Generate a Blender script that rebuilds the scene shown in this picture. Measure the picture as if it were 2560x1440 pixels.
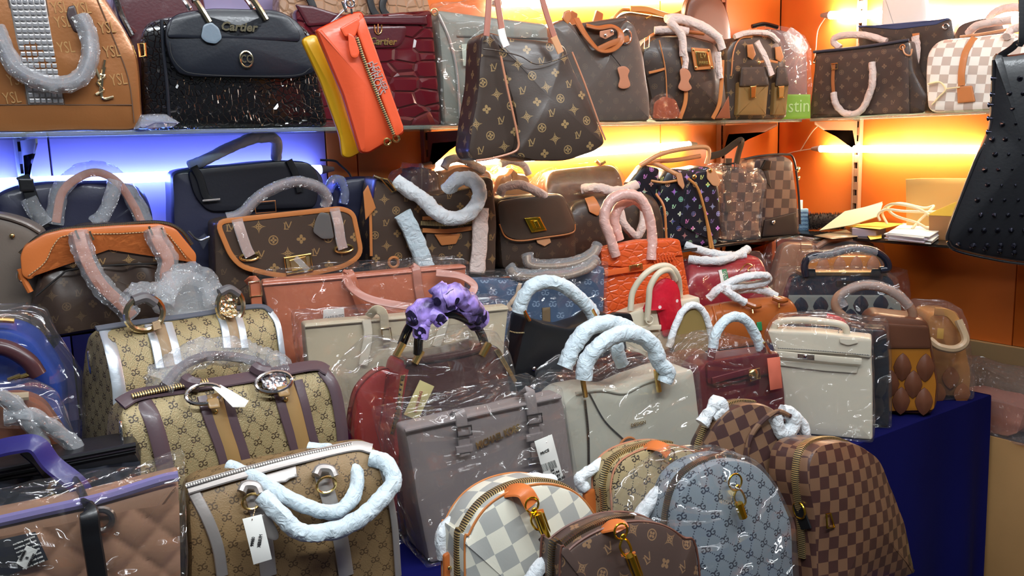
import bpy, math, random
from mathutils import Vector, Matrix, noise
for o in list(bpy.data.objects): bpy.data.objects.remove(o)
random.seed(7)
S = bpy.context.scene
R = math.radians
# ---------------------------------------------------------------- camera
FPX = 2200.0
YAW, PIT, ROL = R(35), R(-9.4), R(1.8)
EYE = Vector((0, 0, 1.6))
_f = Vector((math.sin(YAW)*math.cos(PIT), math.cos(YAW)*math.cos(PIT), math.sin(PIT)))
_r = Vector((math.cos(YAW), -math.sin(YAW), 0))
_u = _r.cross(_f)
_r2 = _r*math.cos(ROL) - _u*math.sin(ROL)
_u2 = _u*math.cos(ROL) + _r*math.sin(ROL)
cd = bpy.data.cameras.new('camera')
cam = bpy.data.objects.new('camera', cd); S.collection.objects.link(cam)
cd.sensor_width = 36; cd.lens = FPX/2560*36; cd.clip_start = .02
m = Matrix((_r2, _u2, -_f)).transposed().to_4x4(); m.translation = EYE
cam.matrix_world = m
S.camera = cam
# ---------------------------------------------------------------- world, lights, exposure
S.view_settings.view_transform = 'Standard'; S.view_settings.look = 'None'
S.view_settings.gamma = 1; S.view_settings.use_curve_mapping = False
S.view_settings.exposure = 0.0
W = bpy.data.worlds.new('world'); S.world = W; W.use_nodes = True
W.node_tree.nodes['Background'].inputs[0].default_value = (.85, .92, 1, 1)
W.node_tree.nodes['Background'].inputs[1].default_value = .07
def area(name, loc, tgt, sx, sy, power, col=(1, 1, 1)):
    l = bpy.data.lights.new(name, 'AREA'); l.shape = 'RECTANGLE'; l.size = sx; l.size_y = sy
    l.energy = power; l.color = col
    o = bpy.data.objects.new(name, l); S.collection.objects.link(o)
    o.location = loc
    o.rotation_euler = (Vector(tgt)-Vector(loc)).to_track_quat('-Z', 'Y').to_euler()
    return o
# fluorescent battens on the market ceiling, in front of and above the stall
COOL = (.90, .96, 1)
area('ceiling_batten', (.1, .2, 2.75), (.5, 1.4, .9), 1.5, .07, 22, COOL)
area('ceiling_batten', (1.2, .0, 2.75), (1.4, 1.4, .9), 1.5, .07, 22, COOL)
area('ceiling_batten', (.9, 1.1, 2.85), (1.1, 1.5, .9), 1.5, .07, 12, COOL)
area('ceiling_batten', (2.2, .5, 2.8), (2.0, 1.5, .9), 1.5, .07, 12, COOL)
area('ceiling_batten', (-.6, .7, 2.75), (.2, 1.5, .9), 1.2, .07, 9, COOL)

# ---------------------------------------------------------------- pixel rays -> places
def ray(x, y): return _f + (x-1280)/FPX*_r2 - (y-720)/FPX*_u2
def onz(x, y, h): d = ray(x, y); return EYE + d*((h-EYE.z)/d.z)
def onY(x, y, Y): d = ray(x, y); return EYE + d*(Y/d.y)
def onX(x, y, X): d = ray(x, y); return EYE + d*(X/d.x)
def at(px, Y, h):
    y = 700.0
    for i in range(12):
        p = onY(px, y, Y); q = onY(px, y+10, Y)
        y += (h-p.z)/((q.z-p.z)/10)
    return onY(px, y, Y)

# ---------------------------------------------------------------- shader expressions
class V:
    def __init__(s, n, o): s.n = n; s.o = o
    def op(s, k, *a):
        nd = s.n.nodes.new('ShaderNodeMath'); nd.operation = k
        for i, x in enumerate((s,)+a):
            if isinstance(x, V): s.n.links.new(x.o, nd.inputs[i])
            else: nd.inputs[i].default_value = x
        return V(s.n, nd.outputs[0])
    def __add__(s, b): return s.op('ADD', b)
    def __sub__(s, b): return s.op('SUBTRACT', b)
    def __mul__(s, b): return s.op('MULTIPLY', b)
    def __truediv__(s, b): return s.op('DIVIDE', b)
    def ab(s): return s.op('ABSOLUTE')
    def fl(s): return s.op('FLOOR')
    def fr(s): return s.op('FRACT')
    def lt(s, b): return s.op('LESS_THAN', b)
    def gt(s, b): return s.op('GREATER_THAN', b)
    def mn(s, b): return s.op('MINIMUM', b)
    def mx(s, b): return s.op('MAXIMUM', b)
    def md(s, b): return s.op('FLOORED_MODULO', b)
    def pw(s, b): return s.op('POWER', b)
    def sin(s): return s.op('SINE')
    def cos(s): return s.op('COSINE')
    def sq(s): return s.op('SQRT')
    def inv(s): return s.op('MULTIPLY_ADD', -1.0, 1.0)

def uvs(nt, rot=0, sc=1):
    n = nt.nodes.new('ShaderNodeUVMap'); n.uv_map = 'UVMap'
    mp = nt.nodes.new('ShaderNodeMapping'); mp.inputs['Rotation'].default_value[2] = rot
    mp.inputs['Scale'].default_value = (1/sc, 1/sc, 1)
    nt.links.new(n.outputs[0], mp.inputs[0])
    sp = nt.nodes.new('ShaderNodeSeparateXYZ'); nt.links.new(mp.outputs[0], sp.inputs[0])
    return V(nt, sp.outputs[0]), V(nt, sp.outputs[1])
def nz(nt, scale, detail=3, dist=0, coord='Object', stretch=None):
    tc = nt.nodes.new('ShaderNodeTexCoord'); n = nt.nodes.new('ShaderNodeTexNoise')
    n.inputs['Scale'].default_value = scale; n.inputs['Detail'].default_value = detail
    n.inputs['Distortion'].default_value = dist
    src = tc.outputs[coord]
    if stretch:
        mp = nt.nodes.new('ShaderNodeMapping'); mp.inputs['Scale'].default_value = stretch
        mp.inputs['Rotation'].default_value = (.3, .4, .5)
        nt.links.new(src, mp.inputs[0]); src = mp.outputs[0]
    nt.links.new(src, n.inputs['Vector'])
    return V(nt, n.outputs[0])
def vor(nt, scale, feat='DISTANCE_TO_EDGE', rnd=1.0, stretch=(1, 1, 1)):
    n = nt.nodes.new('ShaderNodeTexVoronoi'); n.feature = feat; n.inputs['Scale'].default_value = scale
    n.inputs['Randomness'].default_value = rnd
    c = nt.nodes.new('ShaderNodeUVMap'); c.uv_map = 'UVMap'
    mp = nt.nodes.new('ShaderNodeMapping'); mp.inputs['Scale'].default_value = stretch
    nt.links.new(c.outputs[0], mp.inputs[0]); nt.links.new(mp.outputs[0], n.inputs['Vector'])
    return V(nt, n.outputs[0])
def mixc(nt, a, b, f):
    m = nt.nodes.new('ShaderNodeMix'); m.data_type = 'RGBA'
    for i, x in ((6, a), (7, b)):
        if isinstance(x, tuple): m.inputs[i].default_value = (*x[:3], 1)
        else: nt.links.new(x, m.inputs[i])
    if isinstance(f, V): nt.links.new(f.o, m.inputs[0])
    else: m.inputs[0].default_value = f
    return m.outputs[2]

def flower(x, z, r, th2):
    return r
def lvmask(nt, c=.05, rot=0):
    u, v = uvs(nt, rot, c)
    w = v/.5
    row = w.fl(); par = row.md(2.0)
    U = u + par*.5
    i = U.fl(); x = U.fr()-.5; z = (w.fr()-.5)*.5
    t = (i + (row/2.0).fl()).md(2.0)
    r = (x*x+z*z).sq()
    th = z.op('ARCTAN2', x)
    c2 = (th*2.0).cos().ab()
    star = r.lt((c2*.62+.38)*.17) * r.gt(.03)
    circ = (r-.155).ab().lt(.018).mx(r.lt((c2.pw(.6))*.115)*r.gt(.025))
    s = x.ab().sq()+z.ab().sq()
    dia = (s-.5).ab().lt(.045)*r.lt(.26)
    dia = dia.mx(r.lt(c2*.10))
    L = ((x+.075).ab().lt(.021)*(z+.015).ab().lt(.115)).mx((z+.12).ab().lt(.016)*(x+.03).ab().lt(.085))
    L = L.mx((z-.1).ab().lt(.012)*(x+.075).ab().lt(.05))
    vv = ((x-.06).ab() - (z+.09)*.42).ab().lt(.02)*(z-.035).ab().lt(.115)
    lv = L.mx(vv)
    ev = par.lt(.5)
    od = ev.inv()
    t0 = t.lt(.5); t1 = t0.inv()
    return (ev*(t0*star).mx(ev*t1*circ)).mx(od*((t0*lv).mx(t1*dia)))
def ggmask(nt, c=.05, rot=0, link=1.0):
    u, v = uvs(nt, rot, c)
    v = v*.8
    p = u+v; q = u-v
    a = p.fr()-.5; b = q.fr()-.5
    x = (a+b)*.5; z = (a-b)*.5
    xa = x.ab()-.105
    r = (xa*xa+z*z).sq()
    ring = (r-.105).ab().lt(.027)
    gap = (z-.05).ab().lt(.034)*xa.gt(.03)
    bar = z.ab().lt(.022)*(xa-.055).ab().lt(.055)
    g = (ring*gap.inv()).mx(bar)
    big = x.ab().mx(z.ab())
    dots = (a.ab().lt(.036)*((b*44.0).sin().gt(.1))).mx(b.ab().lt(.036)*((a*44.0).sin().gt(.1)))
    far = (xa*xa+z*z).sq().gt(.15)*x.ab().gt(.10).mx(z.ab().gt(.12))
    return g.mx(dots*far*link)
def checks(nt, c=.028, rot=0):
    u, v = uvs(nt, rot, c)
    return (u.fl()+v.fl()).md(2.0)
def dashes(nt, per=.004, duty=.5):
    u, v = uvs(nt, 0, per)
    return u.fr().lt(duty)
def quiltb(nt, c=.07):
    u, v = uvs(nt, 0, c)
    a = ((u+v)*math.pi).sin().ab(); b = ((u-v)*math.pi).sin().ab()
    return a.mn(b).pw(.45)

MC = {}
def mat(name, col, rough=.5, metal=0, pat=None, col2=None, bump=None, bs=.3, bd=.002, coat=0, spec=.5,
        grain=0, vs=9, em=None, ems=0, sheen=0, var=0, rough2=None, metal2=None):
    """principled material: pat(nt) masks col2 over col; bump(nt) is a height"""
    if name in MC: return MC[name]
    M = bpy.data.materials.new(name); M.use_nodes = True; nt = M.node_tree
    B = nt.nodes['Principled BSDF']; I = B.inputs
    I['Base Color'].default_value = (*col, 1); I['Roughness'].default_value = rough
    I['Metallic'].default_value = metal; I['Coat Weight'].default_value = coat; I['Coat Roughness'].default_value = .12
    I['Specular IOR Level'].default_value = spec; I['Sheen Weight'].default_value = sheen
    c = col
    if var:
        n = nz(nt, vs, 4) if vs == 9 else ((nz(nt, vs, 3)-.5)*3.0+.5).mx(0.0).mn(1.0)
        c = mixc(nt, tuple(k*(1-var) for k in col), tuple(min(1, k*(1+var)) for k in col), n)
    if pat:
        mk = pat(nt); c = mixc(nt, c, col2, mk)
        if rough2 is not None:
            nt.links.new((mk*(rough2-rough)+rough).o, I['Roughness'])
        if metal2 is not None:
            nt.links.new((mk*(metal2-metal)+metal).o, I['Metallic'])
    if not isinstance(c, tuple): nt.links.new(c, I['Base Color'])
    h = bump(nt) if bump else None
    if grain:
        g = nz(nt, grain, 2); h = g if h is None else h + g*.25
    if h is not None:
        b = nt.nodes.new('ShaderNodeBump'); b.inputs['Strength'].default_value = bs; b.inputs['Distance'].default_value = bd
        nt.links.new(h.o, b.inputs['Height']); nt.links.new(b.outputs[0], I['Normal'])
        if coat: nt.links.new(b.outputs[0], I['Coat Normal'])
    if em: I['Emission Color'].default_value = (*em, 1); I['Emission Strength'].default_value = ems
    MC[name] = M
    return M
def filmmat(name, tint=(1, 1, 1), base=.03, sc=14, strg=1.0, haze=.02):
    if name in MC: return MC[name]
    M = bpy.data.materials.new(name); M.use_nodes = True; nt = M.node_tree; nt.nodes.clear()
    out = nt.nodes.new('ShaderNodeOutputMaterial')
    tr = nt.nodes.new('ShaderNodeBsdfTransparent'); tr.inputs[0].default_value = (*tint, 1)
    gl = nt.nodes.new('ShaderNodeBsdfGlossy'); gl.inputs['Roughness'].default_value = .07
    df = nt.nodes.new('ShaderNodeBsdfDiffuse'); df.inputs[0].default_value = (.8, .85, .9, 1)
    ridge = lambda n, k: ((n*2.0-1.0).ab().inv()).pw(k)
    h = ridge(nz(nt, sc*.38, 2, .9, stretch=(1, 1, .25)), 6.0)*.9 + ridge(nz(nt, sc*.8, 2, .5, stretch=(.35, 1, 1)), 7.0)*.45 + nz(nt, sc*.6, 3, .4)*1.2
    b = nt.nodes.new('ShaderNodeBump'); b.inputs['Strength'].default_value = strg; b.inputs['Distance'].default_value = .07
    nt.links.new(h.o, b.inputs['Height']); nt.links.new(b.outputs[0], gl.inputs['Normal'])
    fr = nt.nodes.new('ShaderNodeLayerWeight'); fr.inputs[0].default_value = .5
    fac = V(nt, fr.outputs['Facing']).pw(4.0)*.35 + base
    m1 = nt.nodes.new('ShaderNodeMixShader'); m1.inputs[0].default_value = haze
    nt.links.new(tr.outputs[0], m1.inputs[1]); nt.links.new(df.outputs[0], m1.inputs[2])
    m2 = nt.nodes.new('ShaderNodeMixShader'); nt.links.new(fac.mn(1.0).o, m2.inputs[0])
    nt.links.new(m1.outputs[0], m2.inputs[1]); nt.links.new(gl.outputs[0], m2.inputs[2])
    nt.links.new(m2.outputs[0], out.inputs[0])
    MC[name] = M
    return M

# ---------------------------------------------------------------- mesh builder
def spl(P, n=8, closed=False):
    P = [Vector(p) for p in P]; N = len(P); out = []
    rng = range(N if closed else N-1)
    for i in rng:
        a = P[(i-1) % N] if (closed or i > 0) else P[0]*2-P[1]
        b = P[i]; c = P[(i+1) % N]
        d = P[(i+2) % N] if (closed or i+2 < N) else P[-1]*2-P[-2]
        for k in range(n):
            t = k/n
            out.append(.5*((2*b)+(c-a)*t+(2*a-5*b+4*c-d)*t*t+(3*b-a-3*c+d)*t*t*t))
    if not closed: out.append(P[-1].copy())
    return out
def fillet(P, r, n=5):
    P = [Vector(p) for p in P]; N = len(P); out = []
    for i in range(N):
        a, b, c = P[i-1], P[i], P[(i+1) % N]
        la, lc = (a-b).length, (c-b).length
        rr = r[i] if isinstance(r, (list, tuple)) else r
        q = min(rr, .48*la, .48*lc)
        if q < 1e-5: out.append(b); continue
        p0 = b+(a-b).normalized()*q; p2 = b+(c-b).normalized()*q
        for k in range(n+1):
            t = k/n; out.append((1-t)**2*p0+2*t*(1-t)*b+t*t*p2)
    return out
def resample(P, step):
    out = []; N = len(P)
    for i in range(N):
        a, b = P[i], P[(i+1) % N]; l = (b-a).length
        if l < 1e-6: continue
        k = max(1, int(math.ceil(l/step)))
        for j in range(k): out.append(a+(b-a)*(j/k))
    return out
def area2(P): return sum(P[i-1][0]*P[i][1]-P[i][0]*P[i-1][1] for i in range(len(P)))*.5
def inset(P, d):
    N = len(P); out = []
    for i in range(N):
        t = (P[(i+1) % N]-P[i-1])
        if t.length < 1e-9: out.append(P[i].copy()); continue
        t.normalize(); out.append(P[i]+Vector((-t[1], t[0]))*d)
    return out

class G:
    def __init__(s): s.v = []; s.f = []; s.uv = []
    def add(s, v, f, uv=None):
        o = len(s.v); s.v += [Vector(p) for p in v]
        for i, q in enumerate(f):
            s.f.append([k+o for k in q]); s.uv.append(uv[i] if uv else None)
        return s
    def slab(s, out, y0=0.0, d=.01, r=.004, bulge=0., back=0., pinch=0., step=.014, rings=5, dtop=None, shift=0., cr=0., crf=9, hole=None, sag=None):
        """solid with outline out (x,z), front at local y0, depth d (dtop at the top), rounded rims, domed faces"""
        P = [Vector((p[0], p[1])) for p in out]
        if area2(P) < 0: P.reverse()
        P = resample(P, step)
        zs = [p[1] for p in P]; z0, z1 = min(zs), max(zs)
        c = Vector((sum(p[0] for p in P)/len(P), (z0+z1)/2))
        big = max((p-c).length for p in P)
        def dep(z):
            if dtop is None: return d
            t = (z-z0)/max(1e-6, z1-z0); return d+(dtop-d)*t
        rr = min(r, d*.45)
        L = []   # (outline, k along depth, offset y)
        I = inset(P, rr)
        for k in range(rings, 0, -1):
            q = k/rings
            if k == rings: continue
            L.append(([c+(p-c)*q for p in I], 0.0, -bulge*(1-q*q)))
        L.append((I, 0.0, 0.0)); L.append((inset(P, rr*.3), 0.0, rr*.3)); L.append((P, 0.0, rr))
        L2 = [(P, 1.0, -rr), (inset(P, rr*.3), 1.0, -rr*.3), (I, 1.0, 0.0)]
        mid = []
        for k in (.25, .5, .75):
            mid.append((inset(P, pinch*(1-(2*k-1)**2)) if pinch else P, k, 0.0))
        back_r = [([c+(p-c)*(k/rings) for p in I], 1.0, back*(1-(k/rings)**2)) for k in range(rings-1, 0, -1)]
        # front centre rings are stored rim->centre reversed
        fr = [([c+(p-c)*(k/rings) for p in I], 0.0, -bulge*(1-(k/rings)**2)) for k in range(1, rings)]
        R_ = fr + [(I, 0.0, 0.0), (inset(P, rr*.3), 0.0, rr*.3), (P, 0.0, rr)] + mid + L2 + back_r
        n = len(P); vs = []
        for (Q, k, dy) in R_:
            for j, p in enumerate(Q):
                D = dep(p[1]); 
                y = y0 + k*D + dy
                if dtop is not None and shift: y += shift*(D-d)*-.5
                vs.append(Vector((p[0], y, p[1])))
        a = Vector((c[0], y0-bulge, c[1])); b = Vector((c[0], y0+dep(c[1])+back, c[1]))
        if dtop is not None and shift:
            a.y += shift*(dep(c[1])-d)*-.5; b.y += shift*(dep(c[1])-d)*-.5
        vs += [a, b]
        if sag: vs = [sag(p) for p in vs]
        if cr: 
            off = random.random()*50
            vs = [p + (noise.noise_vector(p*crf+Vector((off, 0, 0))))*cr + noise.noise_vector(p*crf*2.7+Vector((0, off, 0)))*cr*.4 for p in vs]
        F = []; M_ = len(R_)
        for i in range(M_-1):
            for j in range(n):
                j2 = (j+1) % n
                F.append([i*n+j, i*n+j2, (i+1)*n+j2, (i+1)*n+j])
        for j in range(n):
            F.append([M_*n, (j+1) % n, j][::1])
            F.append([M_*n+1, (M_-1)*n+j, (M_-1)*n+(j+1) % n])
        return s.add(vs, [q[::-1] for q in F])
    def tube(s, pts, r=.006, n=8, flat=None, up=None, closed=False, nzs=0., nf=60, sub=6, caps=True, smooth=True):
        P = spl(pts, sub, closed) if smooth and len(pts) > 2 else [Vector(p) for p in pts]
        N = len(P); L = 0.; U = []
        Nn = Vector(up) if up is not None else None
        vs = []; off = random.random()*30; Lc = [0.]
        for i in range(N):
            if closed: T = (P[(i+1) % N]-P[i-1])
            else: T = P[min(i+1, N-1)]-P[max(i-1, 0)]
            T.normalize()
            if up is not None: A = Vector(up)
            else:
                if Nn is None:
                    Nn = T.orthogonal()
                A = Nn
            A = A - T*A.dot(T)
            if A.length < 1e-5: A = T.orthogonal()
            A.normalize(); Nn = A
            B = T.cross(A)
            t = i/max(1, N-1)
            rr = r(t) if callable(r) else r
            for k in range(n):
                an = 2*math.pi*k/n
                if flat: o = A*(math.sin(an)*flat[1]) + B*(math.copysign(abs(math.cos(an))**.45, math.cos(an))*flat[0])
                else: o = (A*math.sin(an)+B*math.cos(an))*rr
                if nzs:
                    q = P[i]+o
                    o = o*(1+nzs*.6*(noise.noise(q*nf+Vector((off, 0, 0)))*.9+.45*noise.noise(Vector((t*N*.35, off, k*.6)))+.5*noise.noise(q*nf*3.1)))
                vs.append(P[i]+o)
            if i: Lc.append(Lc[-1]+(P[i]-P[i-1]).length)
        F = []; UV = []; per = 2*math.pi*((flat[0] if flat else (r(.5) if callable(r) else r)))
        M_ = N if closed else N-1
        if closed: Lc.append(Lc[-1]+(P[0]-P[-1]).length)
        for i in range(M_):
            i2 = (i+1) % N
            for k in range(n):
                k2 = (k+1) % n
                F.append([i*n+k, i*n+k2, i2*n+k2, i2*n+k])
                a, b = Lc[i], Lc[i+1]; c, d = per*k/n, per*(k+1)/n
                UV.append([(a, c), (a, d), (b, d), (b, c)])
        if not closed and caps:
            F.append(list(range(n))[::-1]); UV.append([(0, 0)]*n)
            F.append([(N-1)*n+k for k in range(n)]); UV.append([(0, 0)]*n)
        return s.add(vs, F, UV)
    def torus(s, c, Ra, r, nrm=(0, 1, 0), sx=1., sy=1., n=20, m=7, up=None):
        nrm = Vector(nrm).normalized()
        a = Vector(up) if up else (Vector((0, 0, 1)) if abs(nrm.z) < .9 else Vector((0, 1, 0)))
        a = (a-nrm*a.dot(nrm)).normalized(); b = nrm.cross(a); c = Vector(c)
        P = [c+a*(math.cos(t)*Ra*sy)+b*(math.sin(t)*Ra*sx) for t in [2*math.pi*i/n for i in range(n)]]
        return s.tube(P, r, m, closed=True, smooth=False, up=tuple(nrm))
    def box(s, c, sz, bev=0.):
        x, y, z = sz[0]/2, sz[1]/2, sz[2]/2
        o = fillet([(-x, -z), (x, -z), (x, z), (-x, z)], bev, 2) if bev else [(-x, -z), (x, -z), (x, z), (-x, z)]
        g = G().slab(o, -y, 2*y, r=max(bev*.7, .0004), step=9, rings=1)
        return s.add([p+Vector(c) for p in g.v], g.f)
    def ball(s, c, r, n=10, m=6, sc=(1, 1, 1)):
        vs = []; F = []; c = Vector(c)
        for i in range(1, m):
            for j in range(n):
                a, b = math.pi*i/m, 2*math.pi*j/n
                vs.append(c+Vector((r*sc[0]*math.sin(a)*math.cos(b), r*sc[1]*math.sin(a)*math.sin(b), r*sc[2]*math.cos(a))))
        t = len(vs); vs += [c+Vector((0, 0, r*sc[2])), c-Vector((0, 0, r*sc[2]))]
        for i in range(m-2):
            for j in range(n): F.append([i*n+j, (i+1)*n+j, (i+1)*n+(j+1) % n, i*n+(j+1) % n])
        for j in range(n):
            F.append([t, j, (j+1) % n]); F.append([t+1, (m-2)*n+(j+1) % n, (m-2)*n+j])
        return s.add(vs, F)
    def grid(s, nu, nv, fn, flip=False):
        vs = [Vector(fn(i/nu, j/nv)) for i in range(nu+1) for j in range(nv+1)]
        F = []; w = nv+1
        for i in range(nu):
            for j in range(nv):
                q = [i*w+j, (i+1)*w+j, (i+1)*w+j+1, i*w+j+1]; F.append(q[::-1] if flip else q)
        return s.add(vs, F)
    def xf(s, M):
        s.v = [M @ p for p in s.v]; return s
    def build(s, name, mt, parent=None, label=None, ang=38):
        me = bpy.data.meshes.new(name); me.from_pydata([tuple(p) for p in s.v], [], s.f)
        ul = me.uv_layers.new(name='UVMap'); dat = []
        for fi, pl in enumerate(me.polygons):
            u = s.uv[fi]
            if u: dat += [k for q in u for k in q]; continue
            nx, ny, nz_ = abs(pl.normal.x), abs(pl.normal.y), abs(pl.normal.z)
            for vi in pl.vertices:
                p = s.v[vi]
                if ny >= nx*.75 and ny >= nz_*.75: dat += (p.x, p.z)
                elif nx > nz_: dat += (p.y, p.z)
                else: dat += (p.x, p.y)
        ul.data.foreach_set('uv', dat)
        me.shade_smooth(); me.set_sharp_from_angle(angle=R(ang))
        ms = mt if isinstance(mt, list) else [mt]
        for k in ms: me.materials.append(k)
        o = bpy.data.objects.new(name, me); S.collection.objects.link(o)
        if parent is not None: o.parent = parent
        if label: o['label'] = label
        return o
def thing(name, label, cat, loc=(0, 0, 0), rot=(0, 0, 0), group=None):
    o = bpy.data.objects.new(name, None); S.collection.objects.link(o); o.empty_display_size = .05
    o.location = loc; o.rotation_euler = rot; o['label'] = label; o['category'] = cat
    if group: o['group'] = group
    return o
def struct(o): o['kind'] = 'structure'; return o
def tag(o, label, cat, group=None):
    o['label'] = label; o['category'] = cat
    if group: o['group'] = group
    return o
def lettering(txt, size, mt, parent, loc, rot=(math.pi/2, 0, 0), ext=.0006, name='lettering', shear=0., sx=1., bold=0., align='CENTER'):
    cu = bpy.data.curves.new(name, 'FONT'); cu.body = txt; cu.size = size; cu.extrude = ext; cu.shear = shear
    cu.align_x = align; cu.align_y = 'CENTER'; cu.offset = bold; cu.resolution_u = 2
    t = bpy.data.objects.new(name, cu); S.collection.objects.link(t)
    dg = bpy.context.evaluated_depsgraph_get()
    me = bpy.data.meshes.new_from_object(t.evaluated_get(dg))
    bpy.data.objects.remove(t); bpy.data.curves.remove(cu)
    o = bpy.data.objects.new(name, me); S.collection.objects.link(o)
    me.materials.clear(); me.materials.append(mt); me.name = name
    if not me.uv_layers: me.uv_layers.new(name='UVMap')
    o.location = loc; o.rotation_euler = rot; o.scale = (sx, 1, 1)
    if parent is not None: o.parent = parent
    return o

class Bag:
    """a thing standing at a real place: base point, turn about z, lean; pixels are cast onto its own front plane"""
    def __init__(s, name, label, cat, px, Y, h, a=0, lean=0, P=None, group=None):
        B = P if P is not None else at(px, Y, h)
        s.o = thing(name, label, cat, B, (R(-lean), 0, R(a)), group)
        s.M = Matrix.Translation(B) @ Matrix.Rotation(R(a), 4, 'Z') @ Matrix.Rotation(R(-lean), 4, 'X')
        s.I = s.M.inverted(); s.e = s.I @ EYE; s.R3 = s.I.to_3x3()
        s.prof = None; s.D = .1
    def L(s, x, y, yo=0.):
        d = s.R3 @ ray(x, y); Y = yo
        for i in range(30 if s.prof else 1):
            q = s.e + d*((Y-s.e.y)/d.y)
            if s.prof: Y = .65*Y+.35*(yo+s.prof(q.z))
        return q
    def barrel(s, tx, ty, d, fr=.5):
        s.D = d; H = s.L(tx, ty, d*.46).z; z0 = H*fr
        def f(z):
            t = max(0., min(.996, (z-z0)/(H-z0))); return d/2*(1-math.sqrt(1-t*t))
        s.prof = f
    def side(s, x, y, ex, ey, off=.004):
        """pixel x,y cast on the left end plane that passes through the front edge pixel ex,ey"""
        lx = s.L(ex, ey).x-off; d = s.R3 @ ray(x, y)
        return s.e + d*((lx-s.e.x)/d.x)
    def height(s, x, y, yo=0.): return s.L(x, y, yo).z
    def p(s, x, y, yo=0.):
        q = s.L(x, y, yo); return Vector((q.x, q.z))
    def b(s, x, z=0., yo=0.):
        y = 700.
        for i in range(10):
            p = s.L(x, y, yo); q = s.L(x, y+10, yo); y += (z-p.z)/((q.z-p.z)/10)
        return Vector((s.L(x, y, yo).x, z))
    def out(s, pts, yo=0., r=0., smooth=0):
        P = [s.b(q[0], 0., yo) if q[1] == 'b' else s.p(q[0], q[1], yo) for q in pts]
        if smooth: P = spl(P, smooth, not (pts[0][1] == 'b' and pts[-1][1] == 'b'))
        elif r: P = fillet(P, r)
        if any(q[1] == 'b' for q in pts): P = [Vector((q[0], max(0., q[1]))) for q in P]
        return P
    def pts(s, L, yo=0.):
        """list of (x,y[,yo]) pixels -> local points"""
        return [s.L(q[0], q[1], q[2] if len(q) > 2 else yo) for q in L]
    def part(s, g, name, mt, label=None, parent=None): return g.build(name, mt, parent or s.o, label)
    def slab(s, name, mt, pts, y0=0., d=.01, r=.004, co=0., smooth=0, label=None, parent=None, px=None, **k):
        o = s.out(pts, y0 if px is None else px, co, smooth)
        if s.prof and 'sag' not in k:
            if name in ('body', 'plastic_wrap'): k['sag'] = lambda p: Vector((p.x, s.prof(p.z)+p.y*(1-2*s.prof(p.z)/s.D), p.z))
            else: k['sag'] = lambda p: Vector((p.x, p.y+s.prof(p.z), p.z))
        return s.part(G().slab(o, y0, d, r, **k), name, mt, label, parent)
    def tube(s, name, mt, pts, yo=0., r=.006, label=None, parent=None, **k):
        return s.part(G().tube(s.pts(pts, yo), r, **k), name, mt, label, parent)
    def strap(s, name, mt, pts, yo=0., w=.012, t=.0025, label=None, parent=None, up=(0, -1, 0), **k):
        return s.part(G().tube(s.pts(pts, yo), w, flat=(w, t), up=up, **k), name, mt, label, parent)
    def text(s, txt, x, y, yo, hpx, mt, name='lettering', rot=0., parent=None, **k):
        p = s.L(x, y, yo); q = s.L(x, y+hpx, yo)
        return lettering(txt, (p-q).length*1.38, mt, parent or s.o, p, (math.pi/2, -rot, 0), name=name, **k)
# ---------------------------------------------------------------- materials
def c8(*k): return tuple((x/255/12.92 if x/255 <= .04045 else ((x/255+.055)/1.055)**2.4) for x in k)
leather = lambda name, c, rough=.42, coat=.15, grain=160, **k: mat(name, c, rough, coat=coat, grain=grain, bs=.12, bd=.0015, **k)
LVB, LVM = c8(74, 58, 48), c8(150, 118, 76)
def lvm(name, c=.05, rot=0, base=LVB, motif=LVM, rough=.4): return mat(name, base, rough, pat=lambda nt: lvmask(nt, c, rot), col2=motif, grain=260, bs=.1, bd=.001, coat=.12)
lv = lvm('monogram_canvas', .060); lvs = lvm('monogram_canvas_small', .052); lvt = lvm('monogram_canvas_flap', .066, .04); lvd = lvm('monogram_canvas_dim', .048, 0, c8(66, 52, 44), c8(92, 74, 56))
lvbig = lvm('monogram_canvas_hanging', .062, -.12, c8(66, 54, 47), c8(150, 124, 84), .34)
lvpack = lvm('monogram_canvas_pack', .054, -.35, c8(80, 64, 58), c8(138, 108, 80))
VACH = leather('tan_leather', c8(196, 122, 66)); VACH2 = leather('orange_tan_leather', c8(205, 112, 52)); VACHP = leather('pale_tan_leather', c8(206, 150, 108))
gold = mat('gold_metal', c8(232, 200, 128), .2, 1); pgold = mat('pale_gold_metal', c8(240, 224, 186), .16, 1)
yellowgold = mat('yellow_gold_metal', c8(226, 186, 60), .2, 1); chrome = mat('chrome_metal', c8(230, 230, 232), .12, 1); dark_metal = mat('dark_metal', c8(60, 52, 48), .35, .8)
tissue = mat('white_tissue', c8(226, 232, 236), .75, bump=lambda nt: nz(nt, 50, 5, 1.4), bs=.75, bd=.008)
tissue_w = mat('warm_tissue', c8(226, 205, 196), .7, bump=lambda nt: nz(nt, 50, 5, 1.4), bs=.75, bd=.008)
tissue_b = mat('pale_blue_tissue', c8(208, 224, 232), .7, bump=lambda nt: nz(nt, 50, 5, 1.4), bs=.75, bd=.008)
film = filmmat('clear_film', base=.055); film_hazy = filmmat('hazy_film', haze=.18, base=.06, sc=22); film_strong = filmmat('wrinkled_film', base=.08, sc=10, strg=1.0, haze=.025)
film_warm = filmmat('warm_film', tint=(1, .93, .86), base=.05, sc=18, haze=.05)
wrapm = filmmat('handle_film', base=.14, sc=46, haze=.2, strg=1.0)
black_l = leather('black_leather', c8(20, 21, 25), .38); blackp = leather('black_patent', c8(12, 12, 15), .16, .6)
white_p = mat('white_card', c8(236, 236, 230), .6); ink = mat('black_ink', c8(30, 30, 34), .6); blackthread = mat('dark_thread', c8(25, 20, 18), .8)
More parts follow.
